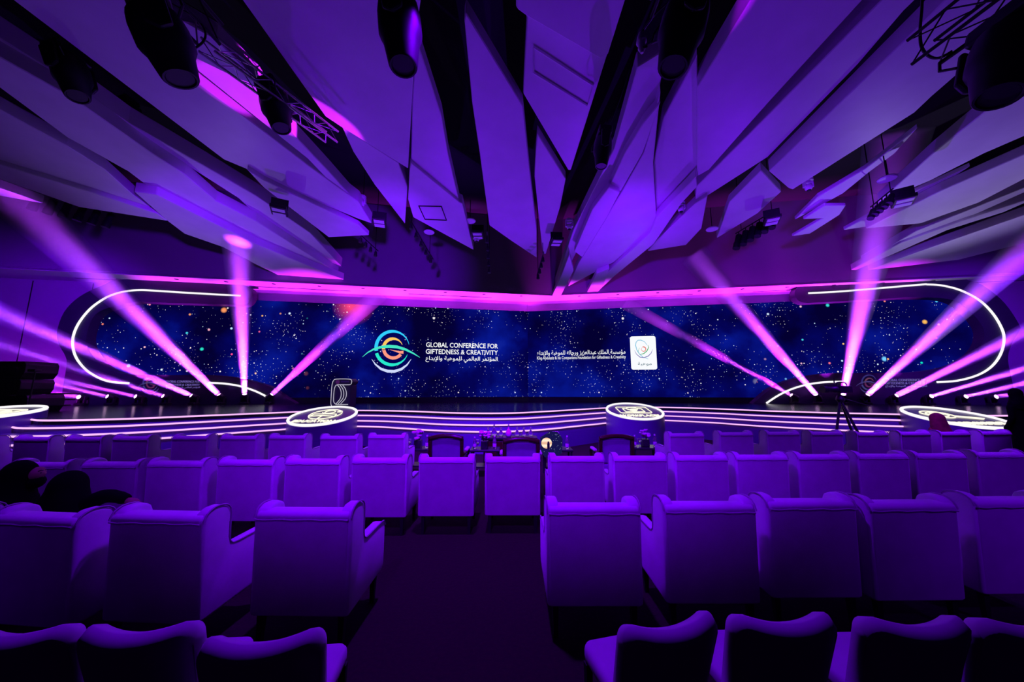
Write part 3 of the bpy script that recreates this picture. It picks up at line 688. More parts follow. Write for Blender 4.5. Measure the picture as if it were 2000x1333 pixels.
for row, lst in ROWS.items():
    nl = len([1 for c in lst if c[0] < 1000 or row.startswith('second')]); i_r = 0
    for i, (px, py, rz) in enumerate(lst):
        p = atZ(px, py, .93)
        if row.startswith('second'): lb = 'white slipcovered armchair, ' + ORD[i] + ' from the left end of the ' + row
        elif px < 1000: lb = 'white slipcovered armchair left of the aisle, ' + row + ', ' + ORD[nl - 1 - i] + ' from the aisle'
        else: lb = 'white slipcovered armchair right of the aisle, ' + row + ', ' + ORD[i - nl] + ' from the aisle'
        put_chair(p.x, p.y + .04, rz, lb, 'slipcovered armchairs, ' + row)
put_chair(-4.22, 2.62, -.1, 'white slipcovered armchair under the masked person, mostly outside the left edge', 'slipcovered armchairs, third row from the stage')

# plain chairs of the nearest row
def make_plain():
    t = thing('plain_chair', '', 'chair')
    nx, nz = 28, 14; H = .80; hw = .235
    fr, bk = [], []
    for j in range(nz + 1):
        for i in range(nx + 1):
            s_ = math.sin(math.pi / 2 * (-1 + 2 * i / nx)); v = j / nz
            corner = max(0, abs(s_) - .78) / .22
            ztop = H - .020 * (1 - min(1, (s_ / .8) ** 2)) - .065 * (1 - math.sqrt(max(0, 1 - corner ** 2)))
            z = .40 + (ztop - .40) * v; x = s_ * (hw - .012 * (1 - v)); y = -.10 * v + .05 * s_ * s_
            edge = max(corner * .8, max(0, v - .9) / .1)
            th = .045 * math.sqrt(max(0.0, 1 - edge ** 2)) + .006
            fr.append((x, y + th, z)); bk.append((x, y - th, z))
    nn = len(fr); W = nx + 1; f = []
    for j in range(nz):
        for i in range(nx):
            a = j * W + i; f += [(a, a + 1, a + W + 1, a + W), (nn + a, nn + a + W, nn + a + W + 1, nn + a + 1)]
    for i in range(nx):
        f += [(i, nn + i, nn + i + 1, i + 1), (nz * W + i, nz * W + i + 1, nn + nz * W + i + 1, nn + nz * W + i)]
    for j in range(nz):
        f += [(j * W, j * W + W, nn + j * W + W, nn + j * W), (j * W + nx, nn + j * W + nx, nn + j * W + W + nx, j * W + W + nx)]
    MB().add(fr + bk, f).build('backrest', M['fabric2'], t, smooth=True)
    MB().prism([(-.20, -.02, .36), (-.215, .10, .36), (-.215, .38, .36), (-.18, .42, .36), (.18, .42, .36), (.215, .38, .36), (.215, .10, .36), (.20, -.02, .36)], (0, 0, .08)).build('seat', M['fabric2'], t, smooth=R(50), bevel=.03, seg=3)
    for sx in (-1, 1):
        for y in (.03, .36): MB().box((sx * .20, y, .18), (.035, .035, .37), taper=.7).build('leg', M['legwood'], t)
    return t
PL = make_plain()
NEAR = [(10, 1240, .02, 'left of the aisle, cut by the left edge'), (255, 1236, .06, 'left of the aisle, second from the aisle'), (497, 1256, .13, 'left of the aisle, beside the aisle'), (1310, 1226, .24, 'right of the aisle, beside the aisle'), (1540, 1216, .04, 'right of the aisle, second from the aisle'), (1803, 1222, .02, 'right of the aisle, third from the aisle'), (2030, 1224, .03, 'right of the aisle, cut by the right edge')]
for i, (px, py, rz, lb) in enumerate(NEAR):
    p = atZ(px, py, .785); o = PL if i == 0 else copy_tree(PL)
    o.location = (p.x, p.y + .10, 0); o.rotation_euler = (0, 0, rz); o['label'] = 'plain upholstered chair in the nearest row, ' + lb; o['group'] = 'plain chairs in the nearest row'

# ------------------------------------------------------------------ hanging moving heads and trusses
def make_hang():
    t = thing('hanging_spotlight', '', 'stage light')
    MB().box((0, 0, -.10), (.40, .30, .20)).build('base', M['black'], t, bevel=.03)
    MB().tube([(-.1, 0, 0), (-.1, 0, .14), (.1, 0, .14), (.1, 0, 0)], .018, 6).build('clamp', M['blackmetal'], t)
    for sx in (-1, 1): MB().prism([(sx * .235 - .025, -.11, -.18), (sx * .235 - .025, .11, -.18), (sx * .235 - .025, .09, -.60), (sx * .235 - .025, .0, -.66), (sx * .235 - .025, -.09, -.60)], (.05, 0, 0)).build('yoke_arm', M['black'], t, bevel=.02)
    hd = MB().lathe([(.10, -.24), (.19, -.27), (.205, -.40), (.205, -.62), (.17, -.72), (.135, -1.00), (.125, -1.02), (.11, -1.02), (.10, -1.0)], 22).build('lamp_head', M['black'], t, smooth=R(35))
    MB().lathe([(.10, 0), (.06, .02)], 18, Matrix.Translation((0, 0, -1.005))).build('lens', M['black'], hd)
    MB().tube([(.17, .12, -.1), (.3, .2, -.25), (.28, .2, -.4), (.2, .15, -.45)], .012, 6).build('cable', M['blackmetal'], t)
    return t
HANG = make_hang(); hu = []
def hang(top, bottom, scale, label):
    """top and bottom: (px, py, Y)"""
    a, b = atY(*top), atY(*bottom); d = (a - b).normalized()
    o = HANG if not hu else copy_tree(HANG); hu.append(1)
    o.location = a; o.rotation_euler = d.to_track_quat('Z', 'Y').to_euler(); kk = (a - b).length / 1.02; o.scale = (kk * scale, kk * scale, kk)
    o['label'] = label; o['group'] = 'hanging moving head lights'
hang((775, -25, 3.6), (788, 131, 3.6), 1.12, 'black hanging moving head light pointing down, left of the centre slot')
hang((1352, -25, 3.6), (1314, 133, 3.6), 1.12, 'black hanging moving head light pointing down, right of the centre slot')
hang((285, -5, 3.1), (354, 156, 3.3), 1.45, 'large black hanging light at upper left tilted towards the centre')
hang((1985, 30, 3.6), (1950, 190, 3.6), 1.3, 'large black hanging light at the upper right corner')
hang((528, 168, 6.9), (550, 252, 6.9), 1.3, 'black hanging light silhouetted against the pink pool on the ceiling')
hang((128, 100, 6.6), (152, 190, 6.6), 1.2, 'black hanging light deep in the far left ceiling slot')
hang((250, 195, 8.6), (262, 240, 8.6), 1.2, 'small black hanging light in the left slot, right of the deeper one')
hang((1180, 255, 7.6), (1174, 326, 7.6), 1.1, 'black hanging light deep in the centre slot with a long cable')
def truss(x, z, y0, y1, label, wd=.3, dx=0.0, mat=None):
    mat = mat or M['blackmetal']
    t = thing('lighting_truss', label, 'truss', (x, y0, z)); L = y1 - y0
    cs = [(-wd / 2, -wd / 2), (wd / 2, -wd / 2), (wd / 2, wd / 2), (-wd / 2, wd / 2)]
    for cx, cz in cs: MB().tube([(cx, 0, cz), (cx + dx, L, cz)], .025, 8).build('chord', mat, t)
    n = max(2, int(L / wd))
    for i in range(n):
        a, b = L * i / n, L * (i + 1) / n
        for k in range(4):
            p, q = cs[k], cs[(k + 1) % 4]; f0, f1 = a / L * dx, b / L * dx
            if i % 2: p, q = q, p
            MB().tube([(p[0] + f0, a, p[1]), (q[0] + f1, b, q[1])], .011, 5).build('brace', mat, t)
truss(-4.75, 7.15, 2.2, 4.5, 'black lattice truss behind the large upper left light', .34, .15)
truss(6.55, 6.95, 2.4, 4.6, 'black lattice truss ending beside the upper right corner light', .42, -.2)
truss(2.1, 7.1, 2.6, 4.1, 'lattice truss end beside the light right of the centre slot', .3)
truss(-1.05, 7.2, 2.6, 3.9, 'lattice truss above the light left of the centre slot', .3)
truss(-5.75, 8.25, 5.6, 8.0, 'lattice truss in the left slot catching pink light', .3, 1.1, M['alu'])
def cable(pts, label, r=.02):
    tag(MB().tube(smooth_path([atY(*p) for p in pts], 6), r, 6).build('power_cable', M['blackmetal']), label, 'cable')
cable([(1802, -20, 4.9), (1800, 20, 4.9), (1797, 60, 4.8), (1800, 92, 4.8), (1815, 110, 4.7), (1835, 113, 4.6), (1860, 100, 4.5)], 'black cable looping below the upper right truss')
cable([(1240, 95, 7.0), (1215, 180, 7.3), (1190, 245, 7.5), (1180, 262, 7.6)], 'long thin cable running down the centre slot', .015)
cable([(385, 35, 4.2), (400, 60, 4.2), (398, 80, 4.2), (375, 97, 4.2), (360, 92, 4.1)], 'black cable loop at the end of the upper left truss', .014)
# small white connector hanging at the right centre truss
p = atY(1253, 85, 4.3)
t = thing('hanging_connector', 'pale angular connector hanging from the truss right of the centre slot', 'connector', p)
MB().lathe([(.03, .18), (.06, .10), (.075, .02), (.05, -.02), (.055, -.08), (.02, -.16)], 12).build('body', M['white'], t, smooth=R(40))
MB().tube([(0, 0, .16), (.05, 0, 7.0 - p.z), (2.0 - p.x, 4.1 - p.y, 7.0 - p.z)], .012, 6).build('cord', M['blackmetal'], t)
MB().lathe([(.04, 0), (.04, .01)], 12, Matrix.Translation((.03, -.03, -.09)) @ Matrix.Rotation(R(70), 4, 'X')).build('socket', M['black'], t)

# ------------------------------------------------------------------ small ceiling fittings
def rig_camera(px, py, Y, label, k=1.0):
    p = atY(px, py, Y); t = thing('dome_camera', label, 'camera', p, 0, 'white dome cameras'); t.scale = (k,) * 3
    MB().lathe([(.13, .30), (.15, .28), (.15, .20), (.10, .18)], 18).build('mount', M['white'], t, smooth=R(40))
    for sx in (-1, 1): MB().box((sx * .13, 0, .10), (.04, .12, .22)).build('yoke_arm', M['white'], t, bevel=.015)
    MB().lathe([(.02, -.12), (.09, -.08), (.115, 0), (.09, .09), (.03, .12)], 16).build('camera_ball', M['white'], t, smooth=True)
    MB().lathe([(.06, -.10), (.05, -.14)], 14).build('lens', M['black'], t)
rig_camera(706, 398, 11.5, 'white dome camera at the tip of the left ceiling panels')
rig_camera(931, 467, 13.5, 'white dome camera beside the central ceiling spear')
rig_camera(1112, 443, 12.5, 'white dome camera in the centre slot')
rig_camera(1330, 408, 11.5, 'white dome camera in the narrow gap right of centre')
rig_camera(1579, 366, 10.5, 'white dome camera below the right ceiling panels')
def flood(px, py, Y, rz, label):
    p = atY(px, py, Y); t = thing('flood_light', label, 'light fixture', p, rz, 'twin panel flood lights')
    MB().box((0, 0, 0), (.46, .62, .12)).build('housing', M['black'], t, bevel=.02)
    MB().prism([(-.24, -.02, .05), (-.24, .02, .05), (-.24, .02, .4), (-.24, -.02, .4)], (.48, 0, 0)).build('bracket', M['black'], t)
    for y in (-.16, .16): MB().box((0, y, -.07), (.36, .22, .03)).build('panel', M['white'], t, bevel=.008, seg=1)
for px, py, Y, rz, lb in ((545, 411, 10.5, .5, 'twin panel flood light in the gap of the left ceiling panels'), (741, 434, 12, .3, 'twin panel flood light near the left white dome camera'), (933, 458, 13.2, .0, 'twin panel flood light left of the central spear'), (1087, 472, 13.2, .1, 'twin panel flood light in the centre slot'), (1508, 430, 11.5, -.5, 'twin panel flood light above the row of black spots at right'), (1765, 392, 9.5, -.7, 'twin panel flood light among the right ceiling blades')):
    flood(px, py, Y, rz, lb)
def dish(px, py, Y, label, stem=.9):
    p = atY(px, py, Y); t = thing('ceiling_speaker', label, 'speaker', p, 0, 'white disc ceiling speakers')
    MB().lathe([(.20, 0), (.22, .03), (.18, .07), (.03, .09)], 22).build('disc', M['white'], t, smooth=R(40))
    MB().tube([(0, 0, .08), (0, 0, stem)], .015, 6).build('stem', M['blackmetal'], t)
dish(838, 455, 13.5, 'white disc hanging below the panel with the hatch')
dish(918, 433, 12.5, 'white oval disc left of the central spear')
dish(1391, 449, 12.5, 'white disc on a stem right of centre')
dish(1733, 351, 9.2, 'white disc seen in the dark gap of the right blades')
def track(a, b, n, ln, label, k=1.0, tiltx=0.0):
    A, Bq = atY(*a), atY(*b); t = thing('track_light', label, 'track light', A)
    MB().tube([(0, 0, 0), Bq - A], .022, 6).build('rail', M['blackmetal'], t)
    MB().tube([(Bq - A) * .12, (Bq - A) * .12 + Vector((0, 0, 11.48 - A.z - (Bq - A).z * .12))], .014, 6).build('hanger', M['blackmetal'], t)
    MB().tube([(Bq - A) * .85, (Bq - A) * .85 + Vector((0, 0, 11.48 - A.z - (Bq - A).z * .85))], .014, 6).build('hanger', M['blackmetal'], t)
    for i in range(n):
        c = (Bq - A) * ((i + .5) / n)
        d = Vector((-.35 + tiltx, -.1, -1)).normalized()
        Mx = Matrix.Translation(c + Vector((0, 0, -.16))) @ d.to_track_quat('Z', 'Y').to_matrix().to_4x4()
        sp = MB().lathe([(.05, -.04), (.085 * k, 0), (.085 * k, ln * .55), (.10 * k, ln * .6), (.10 * k, ln)], 14, Mx).build('spot_head', M['black'], t, smooth=R(40))
        MB().tube([c, c + Vector((0, 0, -.16))], .02, 6).build('stem', M['blackmetal'], sp)
track((1518, 408, 12.5), (1436, 457, 13.2), 6, .62, 'row of six black profile spots on a rail, right side', 1.3)
track((62, 372, 11.2), (232, 415, 12.2), 6, .55, 'row of six black spots on a rail at far left', 1.2, .2)
track((700, 455, 13.0), (739, 491, 13.6), 4, .16, 'short track of small spots below the left panel tips', .7, .35)
track((798, 424, 13.0), (846, 507, 14.2), 5, .16, 'long track of small spots left of the hatch panel tip', .7, .35)
track((951, 452, 13.0), (956, 527, 14.6), 5, .16, 'track of small spots left of the central spear tip', .7, .35)
track((1062, 492, 14.0), (1049, 537, 15.0), 4, .16, 'track of small spots beside the bulkhead corner', .7, .35)
track((1745, 368, 9.6), (1700, 405, 10.2), 5, .35, 'track of dark spots among the right ceiling blades', .9, -.2)

# ------------------------------------------------------------------ wooden armchairs and side tables before the stage
def make_wood():
    t = thing('wooden_armchair', '', 'chair')
    for sx in (-1, 1):
        MB().prism([(sx * .28 - .03, -.03, 0), (sx * .28 - .03, .03, 0), (sx * .28 - .03, .03, .5), (sx * .28 - .03, -.02, .93), (sx * .28 - .03, -.08, .93), (sx * .28 - .03, -.03, .5)], (.06, 0, 0)).build('back_post', M['mahog'], t, bevel=.01)
        MB().box((sx * .28, .55, .22), (.05, .05, .44), taper=.7).build('leg', M['mahog'], t, bevel=.008, seg=1)
        MB().tube(smooth_path([(sx * .30, -.02, .66), (sx * .33, .25, .67), (sx * .33, .50, .66), (sx * .31, .55, .44)], 4), .028, 8).build('arm', M['mahog'], t, smooth=True)
        MB().box((sx * .33, .30, .70), (.07, .30, .05)).build('arm_pad', M['fabric'], t, bevel=.02)
    rail = smooth_path([(-.30, -.055, .93), (-.15, -.06, .965), (0, -.06, .975), (.15, -.06, .965), (.30, -.055, .93)], 4)
    MB().tube(rail, .038, 10).build('top_rail', M['mahog'], t, smooth=True)
    MB().prism([(-.25, -.045, .92), (-.25, .0, .50), (-.25, .07, .50), (-.25, .03, .92)], (.50, 0, 0)).build('back_pad', M['seatcloth'], t, bevel=.02)
    MB().box((0, .28, .43), (.54, .56, .12)).build('seat', M['seatcloth'], t, bevel=.03)
    return t
WOOD = make_wood()
for i, (px, py, lb) in enumerate(((871, 853, 'mahogany framed armchair left of the central side tables'), (1018, 859, 'mahogany framed armchair beside the planet panel'), (1204, 853, 'mahogany framed armchair below the WORKPLACES podium'))):
    p = atZ(px, py, .97); o = WOOD if i == 0 else copy_tree(WOOD)
    o.location = (p.x, p.y + .06, 0); o['label'] = lb; o['group'] = 'mahogany armchairs before the stage'
TBL = None
def side_table(px, Y, label):
    global TBL
    p = atY(px, 880, Y)
    if TBL is None:
        t = thing('side_table', '', 'table')
        MB().box((0, 0, .53), (.62, .46, .04)).build('table_top', M['vase'], t, bevel=.01)
        MB().box((0, 0, .20), (.52, .38, .03)).build('shelf', M['vase'], t)
        for sx in (-1, 1):
            for sy in (-1, 1): MB().box((sx * .27, sy * .19, .255), (.04, .04, .51)).build('leg', M['vase'], t)
        TBL = t
    else: t = copy_tree(TBL)
    t.location = (p.x, Y, 0); t['label'] = label; t['group'] = 'dark side tables before the stage'; return p.x
TZ = .55
def flowers(x, y, seed, label, k=1.0):
    rnd = random.Random(seed); t = thing('flower_arrangement', label, 'flowers', (x, y, TZ))
    MB().prism([(-.07, -.07, 0), (.07, -.07, 0), (.08, .08, 0), (-.08, .08, 0)], (0, 0, .16)).build('vase', M['vase'], t, bevel=.01)
    for i in range(11):
        a = rnd.uniform(0, 6.28); r = rnd.uniform(0, .13) * k; z = .22 + rnd.uniform(-.03, .13) * k
        rad = rnd.uniform(.05, .075) * k
        mb = MB()
        for j in range(7):   # ruffled bloom of cupped petals
            b = j * 2.4; rr_ = rad * (.35 + .09 * j)
            mb.lathe([(.005, -.3 * rad), (rr_ * .6, -.1 * rad), (rr_ * .75, .25 * rad), (rr_ * .55, .5 * rad)], 7, Matrix.Translation((r * math.cos(a) + math.cos(b) * rad * .35, r * math.sin(a) + math.sin(b) * rad * .35, z + rad * .1 * math.sin(j * 1.7))))
        mb.build('bloom', M['petal'], t, smooth=True)
    for i in range(5):
        a = rnd.uniform(0, 6.28); MB().tube([(0, 0, .1), (.06 * math.cos(a), .06 * math.sin(a), .24)], .006, 5).build('stem', M['vase'], t)
BOT = None
def bottle(x, y, label, k=1.0):
    global BOT
    if BOT is None:
        t = thing('water_bottle', '', 'bottle')
        MB().lathe([(.032, 0), (.036, .01), (.036, .14), (.03, .175), (.014, .205), (.013, .225)], 16).build('body', M['glass'], t, smooth=R(50))
        MB().lathe([(.017, .222), (.017, .25), (.012, .252)], 12).build('cap', M['white'], t)
        MB().lathe([(.0365, .05), (.0365, .11)], 16, None, False).build('label_band', M['white'], t)
        BOT = t
    else: t = copy_tree(BOT)
    t.location = (x, y, TZ); t.scale = (k,) * 3; t['label'] = label; t['group'] = 'small bottles on the side tables'
def goblet(x, y, label):
    t = thing('wine_glass', label, 'glass', (x, y, TZ), 0, 'glasses on the side tables')
    MB().lathe([(.035, 0), (.03, .006), (.006, .012), (.005, .09), (.02, .105), (.042, .14), (.04, .19), (.034, .20)], 16).build('bowl_and_stem', M['glass'], t, smooth=R(60))
TABS = ((818, 7.6, 'beside the last armchair of the left front row'), (948, 7.5, 'between the two left mahogany armchairs'), (1088, 7.5, 'right of the planet panel'), (1258, 7.75, 'right of the mahogany armchair at the podium'))
for i, (px, Y, lb) in enumerate(TABS):
    x = side_table(px, Y, 'dark low side table ' + lb)
    flowers(x - .02 if i != 3 else x + .03, Y - .02, 5 + i, 'pink flower arrangement on table ' + lb, .95)
    bottle(x - .22, Y - .08, 'small bottle left of flowers, table ' + lb)
    bottle(x + .20, Y - .12, 'small bottle right of flowers, table ' + lb, 1.1)
    goblet(x - .15, Y - .17, 'stemmed glass on the table ' + lb)
# buffet with decanters behind the middle chair
p = atY(995, 868, 8.3)
t = thing('sideboard', 'low dark sideboard behind the middle mahogany armchair', 'sideboard', (p.x, 8.3, 0))
MB().box((0, 0, .66), (1.3, .4, .05)).build('top', M['vase'], t, bevel=.01)
MB().box((0, .02, .33), (1.2, .34, .62)).build('carcass', M['vase'], t)
for sx in (-1, 1): MB().box((sx * .30, -.16, .34), (.56, .03, .52)).build('door', M['mahog'], t, bevel=.01)
for i, dx in enumerate((-.5, -.36, -.2, -.02, .18, .34, .5)):
    t = thing('decanter', 'cut glass vessel on the sideboard, ' + ORD[i] + ' from the left', 'decanter', (p.x + dx, 8.25, .685), 0, 'glass vessels on the sideboard')
    k = 1.25 if i in (1, 3) else 1.0
    MB().lathe([(.04 * k, 0), (.055 * k, .02), (.06 * k, .08 * k), (.03 * k, .13 * k), (.016, .16 * k), (.02, .19 * k)], 14).build('body', M['glass'] if i != 3 else M['petal'], t, smooth=R(50))
    MB().lathe([(.012, .19 * k), (.022, .21 * k), (.008, .235 * k)], 10).build('stopper', M['glass'], t, smooth=True)
# planet panel: a small glass award with a printed planet
p = atY(1079, 872, 7.0)
t = thing('planet_panel', 'small faceted panel printed with a banded planet and astronaut', 'ornament', (p.x, 7.0, 0))
def PQ(px, py, dy=0): q = atY(px, py, 7.0); return Vector((q.x - p.x, dy, q.z))
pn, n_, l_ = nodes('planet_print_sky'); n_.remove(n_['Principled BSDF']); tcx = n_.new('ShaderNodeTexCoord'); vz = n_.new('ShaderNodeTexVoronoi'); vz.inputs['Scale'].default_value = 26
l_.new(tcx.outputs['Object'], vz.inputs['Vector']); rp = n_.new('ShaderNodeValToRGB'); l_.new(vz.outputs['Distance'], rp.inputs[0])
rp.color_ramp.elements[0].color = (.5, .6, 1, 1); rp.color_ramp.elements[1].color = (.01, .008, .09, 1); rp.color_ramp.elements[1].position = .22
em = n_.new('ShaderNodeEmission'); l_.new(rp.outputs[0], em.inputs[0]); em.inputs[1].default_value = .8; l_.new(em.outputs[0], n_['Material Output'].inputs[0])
MB().prism([PQ(x, y) for x, y in ((1056, 856), (1075, 844), (1090, 845), (1099, 858), (1098, 885), (1085, 896), (1064, 894), (1056, 880))], (0, .10, 0)).build('panel_body', pn, t, bevel=.01)
c = PQ(1067.5, 866, -.004)
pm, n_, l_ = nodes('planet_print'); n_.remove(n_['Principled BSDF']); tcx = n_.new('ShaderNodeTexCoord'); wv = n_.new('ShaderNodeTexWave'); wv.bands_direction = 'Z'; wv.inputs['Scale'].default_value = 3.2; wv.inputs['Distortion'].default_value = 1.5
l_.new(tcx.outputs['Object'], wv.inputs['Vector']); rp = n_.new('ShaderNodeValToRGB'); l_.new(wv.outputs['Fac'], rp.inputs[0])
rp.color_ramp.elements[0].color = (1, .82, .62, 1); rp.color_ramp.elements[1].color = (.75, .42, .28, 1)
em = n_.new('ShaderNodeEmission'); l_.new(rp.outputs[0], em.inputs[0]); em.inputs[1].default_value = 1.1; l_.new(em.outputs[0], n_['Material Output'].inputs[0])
MB().lathe([(.105, 0), (.105, .006)], 28, Matrix.Translation(c) @ Matrix.Rotation(R(90), 4, 'X')).build('planet', pm, t)
MB().box(c + Vector((.035, -.012, -.055)), (.05, .008, .11)).build('astronaut_figure', M['black'], t, bevel=.003, seg=1)
MB().lathe([(.02, 0), (.02, .006)], 14, Matrix.Translation(c + Vector((.035, -.01, .015))) @ Matrix.Rotation(R(90), 4, 'X')).build('astronaut_head', M['black'], t)
zz = PQ(1077, 894).z
MB().box((0, .05, zz / 2), (.16, .14, zz)).build('pedestal', M['vase'], t, bevel=.01)

# ------------------------------------------------------------------ camera on a tripod
p = atY(1637, 800, 8.2)
t = thing('tripod_camera', 'black video camera on a tall tripod right of the stage front', 'camera', (p.x, 8.2, 0))
def TQ(px, py, dy=0): q = atY(px, py, 8.2); return Vector((q.x - p.x, dy, q.z))
apex = TQ(1641, 781)
for i, (dx, dy) in enumerate(((-.62, -.25), (.12, -.55), (.60, .25))):
    foot = Vector((apex.x + dx, dy, .02)); mid = apex.lerp(foot, .5)
    lg = MB().tube([apex, mid], .026, 8).tube([mid, foot], .017, 8).build('tripod_leg', M['blackmetal'], t)
    MB().lathe([(.035, -.02), (.03, .02), (.018, .04)], 10, Matrix.Translation(foot)).build('foot', M['black'], lg)
    MB().box(mid, (.06, .06, .09)).build('leg_clamp', M['black'], lg, bevel=.01)
MB().lathe([(.05, -.06), (.085, 0), (.07, .06), (.05, .10)], 16, Matrix.Translation(apex)).build('fluid_head', M['black'], t, smooth=R(40))
c = TQ(1645, 761)
MB().box(c, (.32, .22, .17)).build('camera_body', M['black'], t, bevel=.02)
MB().lathe([(.075, 0), (.08, .10), (.065, .12), (.065, .24), (.085, .26), (.085, .36)], 18, Matrix.Translation(c + Vector((-.13, -.02, .0))) @ Matrix.Rotation(R(-90), 4, 'Y')).build('camera_lens', M['black'], t, smooth=R(40))
MB().box(c + Vector((-.28, .0, .10)), (.26, .05, .04)).build('viewfinder', M['black'], t, bevel=.01)
MB().tube(smooth_path([c + Vector((-.12, 0, .08)), c + Vector((-.10, 0, .16)), c + Vector((.08, 0, .16)), c + Vector((.12, 0, .09))], 4), .016, 8).build('carry_handle', M['black'], t)
MB().tube([c + Vector((-.17, 0, .14)), c + Vector((-.17, 0, .28))], .012, 6).build('microphone_stem', M['black'], t)
MB().tube([apex + Vector((.04, -.02, .03)), apex + Vector((.42, -.25, -.14))], .012, 6).build('pan_bar', M['blackmetal'], t)

# ------------------------------------------------------------------ loudspeakers and gear at the far left of the stage
def speaker(px0, px1, py0, py1, Y, dp, label, name='loudspeaker'):
    a, b = atY(px0, py1, Y), atY(px1, py0, Y); z0 = max(a.z, STAGE_Z); w_ = b.x - a.x; h = b.z - z0
    t = thing(name, label, 'speaker', ((a.x + b.x) / 2, Y, z0), 0, 'dark gear at the left stage end')
    MB().prism([(-w_ / 2, 0, 0), (w_ / 2 * .86, 0, 0), (w_ / 2, 0, h * .35), (w_ / 2, 0, h * .8), (w_ / 2 * .92, 0, h), (-w_ / 2, 0, h)], (0, dp, 0)).build('cabinet', M['black'], t, bevel=.015)
    MB().box((0, -.008, h * .5), (w_ * .8, .014, h * .7)).build('grille', M['blackmetal'], t)
    for sx in (-1, 1): MB().tube([(sx * w_ * .3, -.03, h * .93), (sx * w_ * .3, -.05, h * .97), (sx * w_ * .2, -.05, h * .97), (sx * w_ * .2, -.03, h * .93)], .008, 5).build('handle', M['blackmetal'], t)
Ys = 10.6
bz = atY(0, 808, Ys).z
speaker(-60, 55, 772, 817, Ys, .9, 'black loudspeaker cabinet, lowest of the stack at the left edge')
speaker(-60, 42, 741, 771.5, Ys, .8, 'black loudspeaker cabinet, middle of the stack at the left edge')
speaker(-60, 52, 706, 740.5, Ys, .8, 'black loudspeaker cabinet, topmost of the stack at the left edge')
def lampstand(px, py, Y, label):
    q = atY(px, py, Y); t = thing('lamp_stand', label, 'light stand', (q.x, Y, STAGE_Z))
    h = q.z - STAGE_Z
    MB().tube([(0, 0, 0), (0, 0, h)], .018, 8).build('pole', M['blackmetal'], t)
    for a in range(3): MB().tube([(0, 0, .25), (.25 * math.cos(a * 2.1), .25 * math.sin(a * 2.1), .012)], .012, 6).build('leg', M['blackmetal'], t)
    MB().box((0, -.02, h + .03), (.22, .16, .08)).build('lamp_head', M['black'], t, bevel=.015)
lampstand(69, 726, 10.3, 'slim stand with a small flat lamp right of the loudspeaker stack')
lampstand(83, 752, 12.2, 'short slim stand between the lamp stand and the dark portal')
q0 = atY(103, 820, 11.8)
t = thing('portable_stair', 'small dark open stair beside the left portal foot', 'stair', (q0.x, 11.8, STAGE_Z))
for i in range(3):
    MB().box((-.12 + .16 * i, 0, .16 + .2 * i), (.55 - .06 * i, .6, .05)).build('tread', M['black'], t, bevel=.01, seg=1)
for sx in (-.3, .34):
    MB().tube([(sx, -.28, 0), (sx, -.28, .56)], .02, 6).build('post', M['blackmetal'], t)
spot('wall_glow_lamp', atY(96, 790, 13.6), atY(94, 760, 15.4), 700, MAG, 70, 1.0, .05)
# vertical joints of the end walls
for s, xs in (('L', (55, 175)),):
    par = bpy.data.objects['wall_back_left' if s == 'L' else 'wall_back_right']
    for x in xs:
        u = uz(s, x, 600)[0]; a = wp(s, u, .02, -.015)
        MB().prism([a, a + SIDE[s][0] * .03, a + SIDE[s][0] * .03 + SIDE[s][1] * .02, a + SIDE[s][1] * .02], (0, 0, 6.9)).build('wall_joint', M['void'], par)

# ------------------------------------------------------------------ people
def ellipsoid(mb, c, r, n=16, m=10, rot=None):
    rings = []
    vs = []; fs = []
    for j in range(m + 1):
        th = math.pi * j / m
        for k in range(n):
            a = 2 * math.pi * k / n; q = Vector((r[0] * math.sin(th) * math.cos(a), r[1] * math.sin(th) * math.sin(a), r[2] * math.cos(th)))
            if rot: q = rot @ q
            vs.append(Vector(c) + q)
    for j in range(m):
        for k in range(n): fs.append((j * n + k, j * n + (k + 1) % n, (j + 1) * n + (k + 1) % n, (j + 1) * n + k))
    return mb.add(vs, fs)
def hand(mb_parent, wrist, direction, up, k=1.0):
    d = Vector(direction).normalized(); u = (Vector(up) - d * d.dot(Vector(up))).normalized(); s_ = d.cross(u)
    mb = MB()
    mb.tube([wrist, wrist + d * .03 * k, wrist + d * .06 * k, wrist + d * .09 * k], [.024 * k, .034 * k, .038 * k, .03 * k], 10)
    for i, (off, ln) in enumerate(((-.030, .065), (-.010, .078), (.010, .072), (.029, .055))):
        b = wrist + d * .085 * k + s_ * off * k
        mb.tube([b, b + d * ln * .45 * k - u * .004, b + d * ln * .8 * k - u * .018 * k, b + d * ln * k - u * .032 * k], [.010 * k, .0095 * k, .009 * k, .007 * k], 8)
    b = wrist + d * .03 * k - s_ * .03 * k
    mb.tube([b, b + d * .03 * k - s_ * .022 * k - u * .008, b + d * .062 * k - s_ * .026 * k - u * .018], [.012 * k, .011 * k, .008 * k], 8)
    return mb.build('hand', M['skin'], mb_parent, smooth=True)
def body_mesh(rings, arms, head=None):
    """a seated or standing figure grown as one surface: trunk rings, arms as tapered tubes joined by remeshing"""
    mb = MB(); mb.loft(rings)
    for pts, rad in arms: mb.tube(smooth_path(pts, 4), [rad[0] + (rad[1] - rad[0]) * i / (4 * (len(pts) - 1)) for i in range(4 * (len(pts) - 1) + 1)], 12)
    if head: ellipsoid(mb, *head)
    return mb
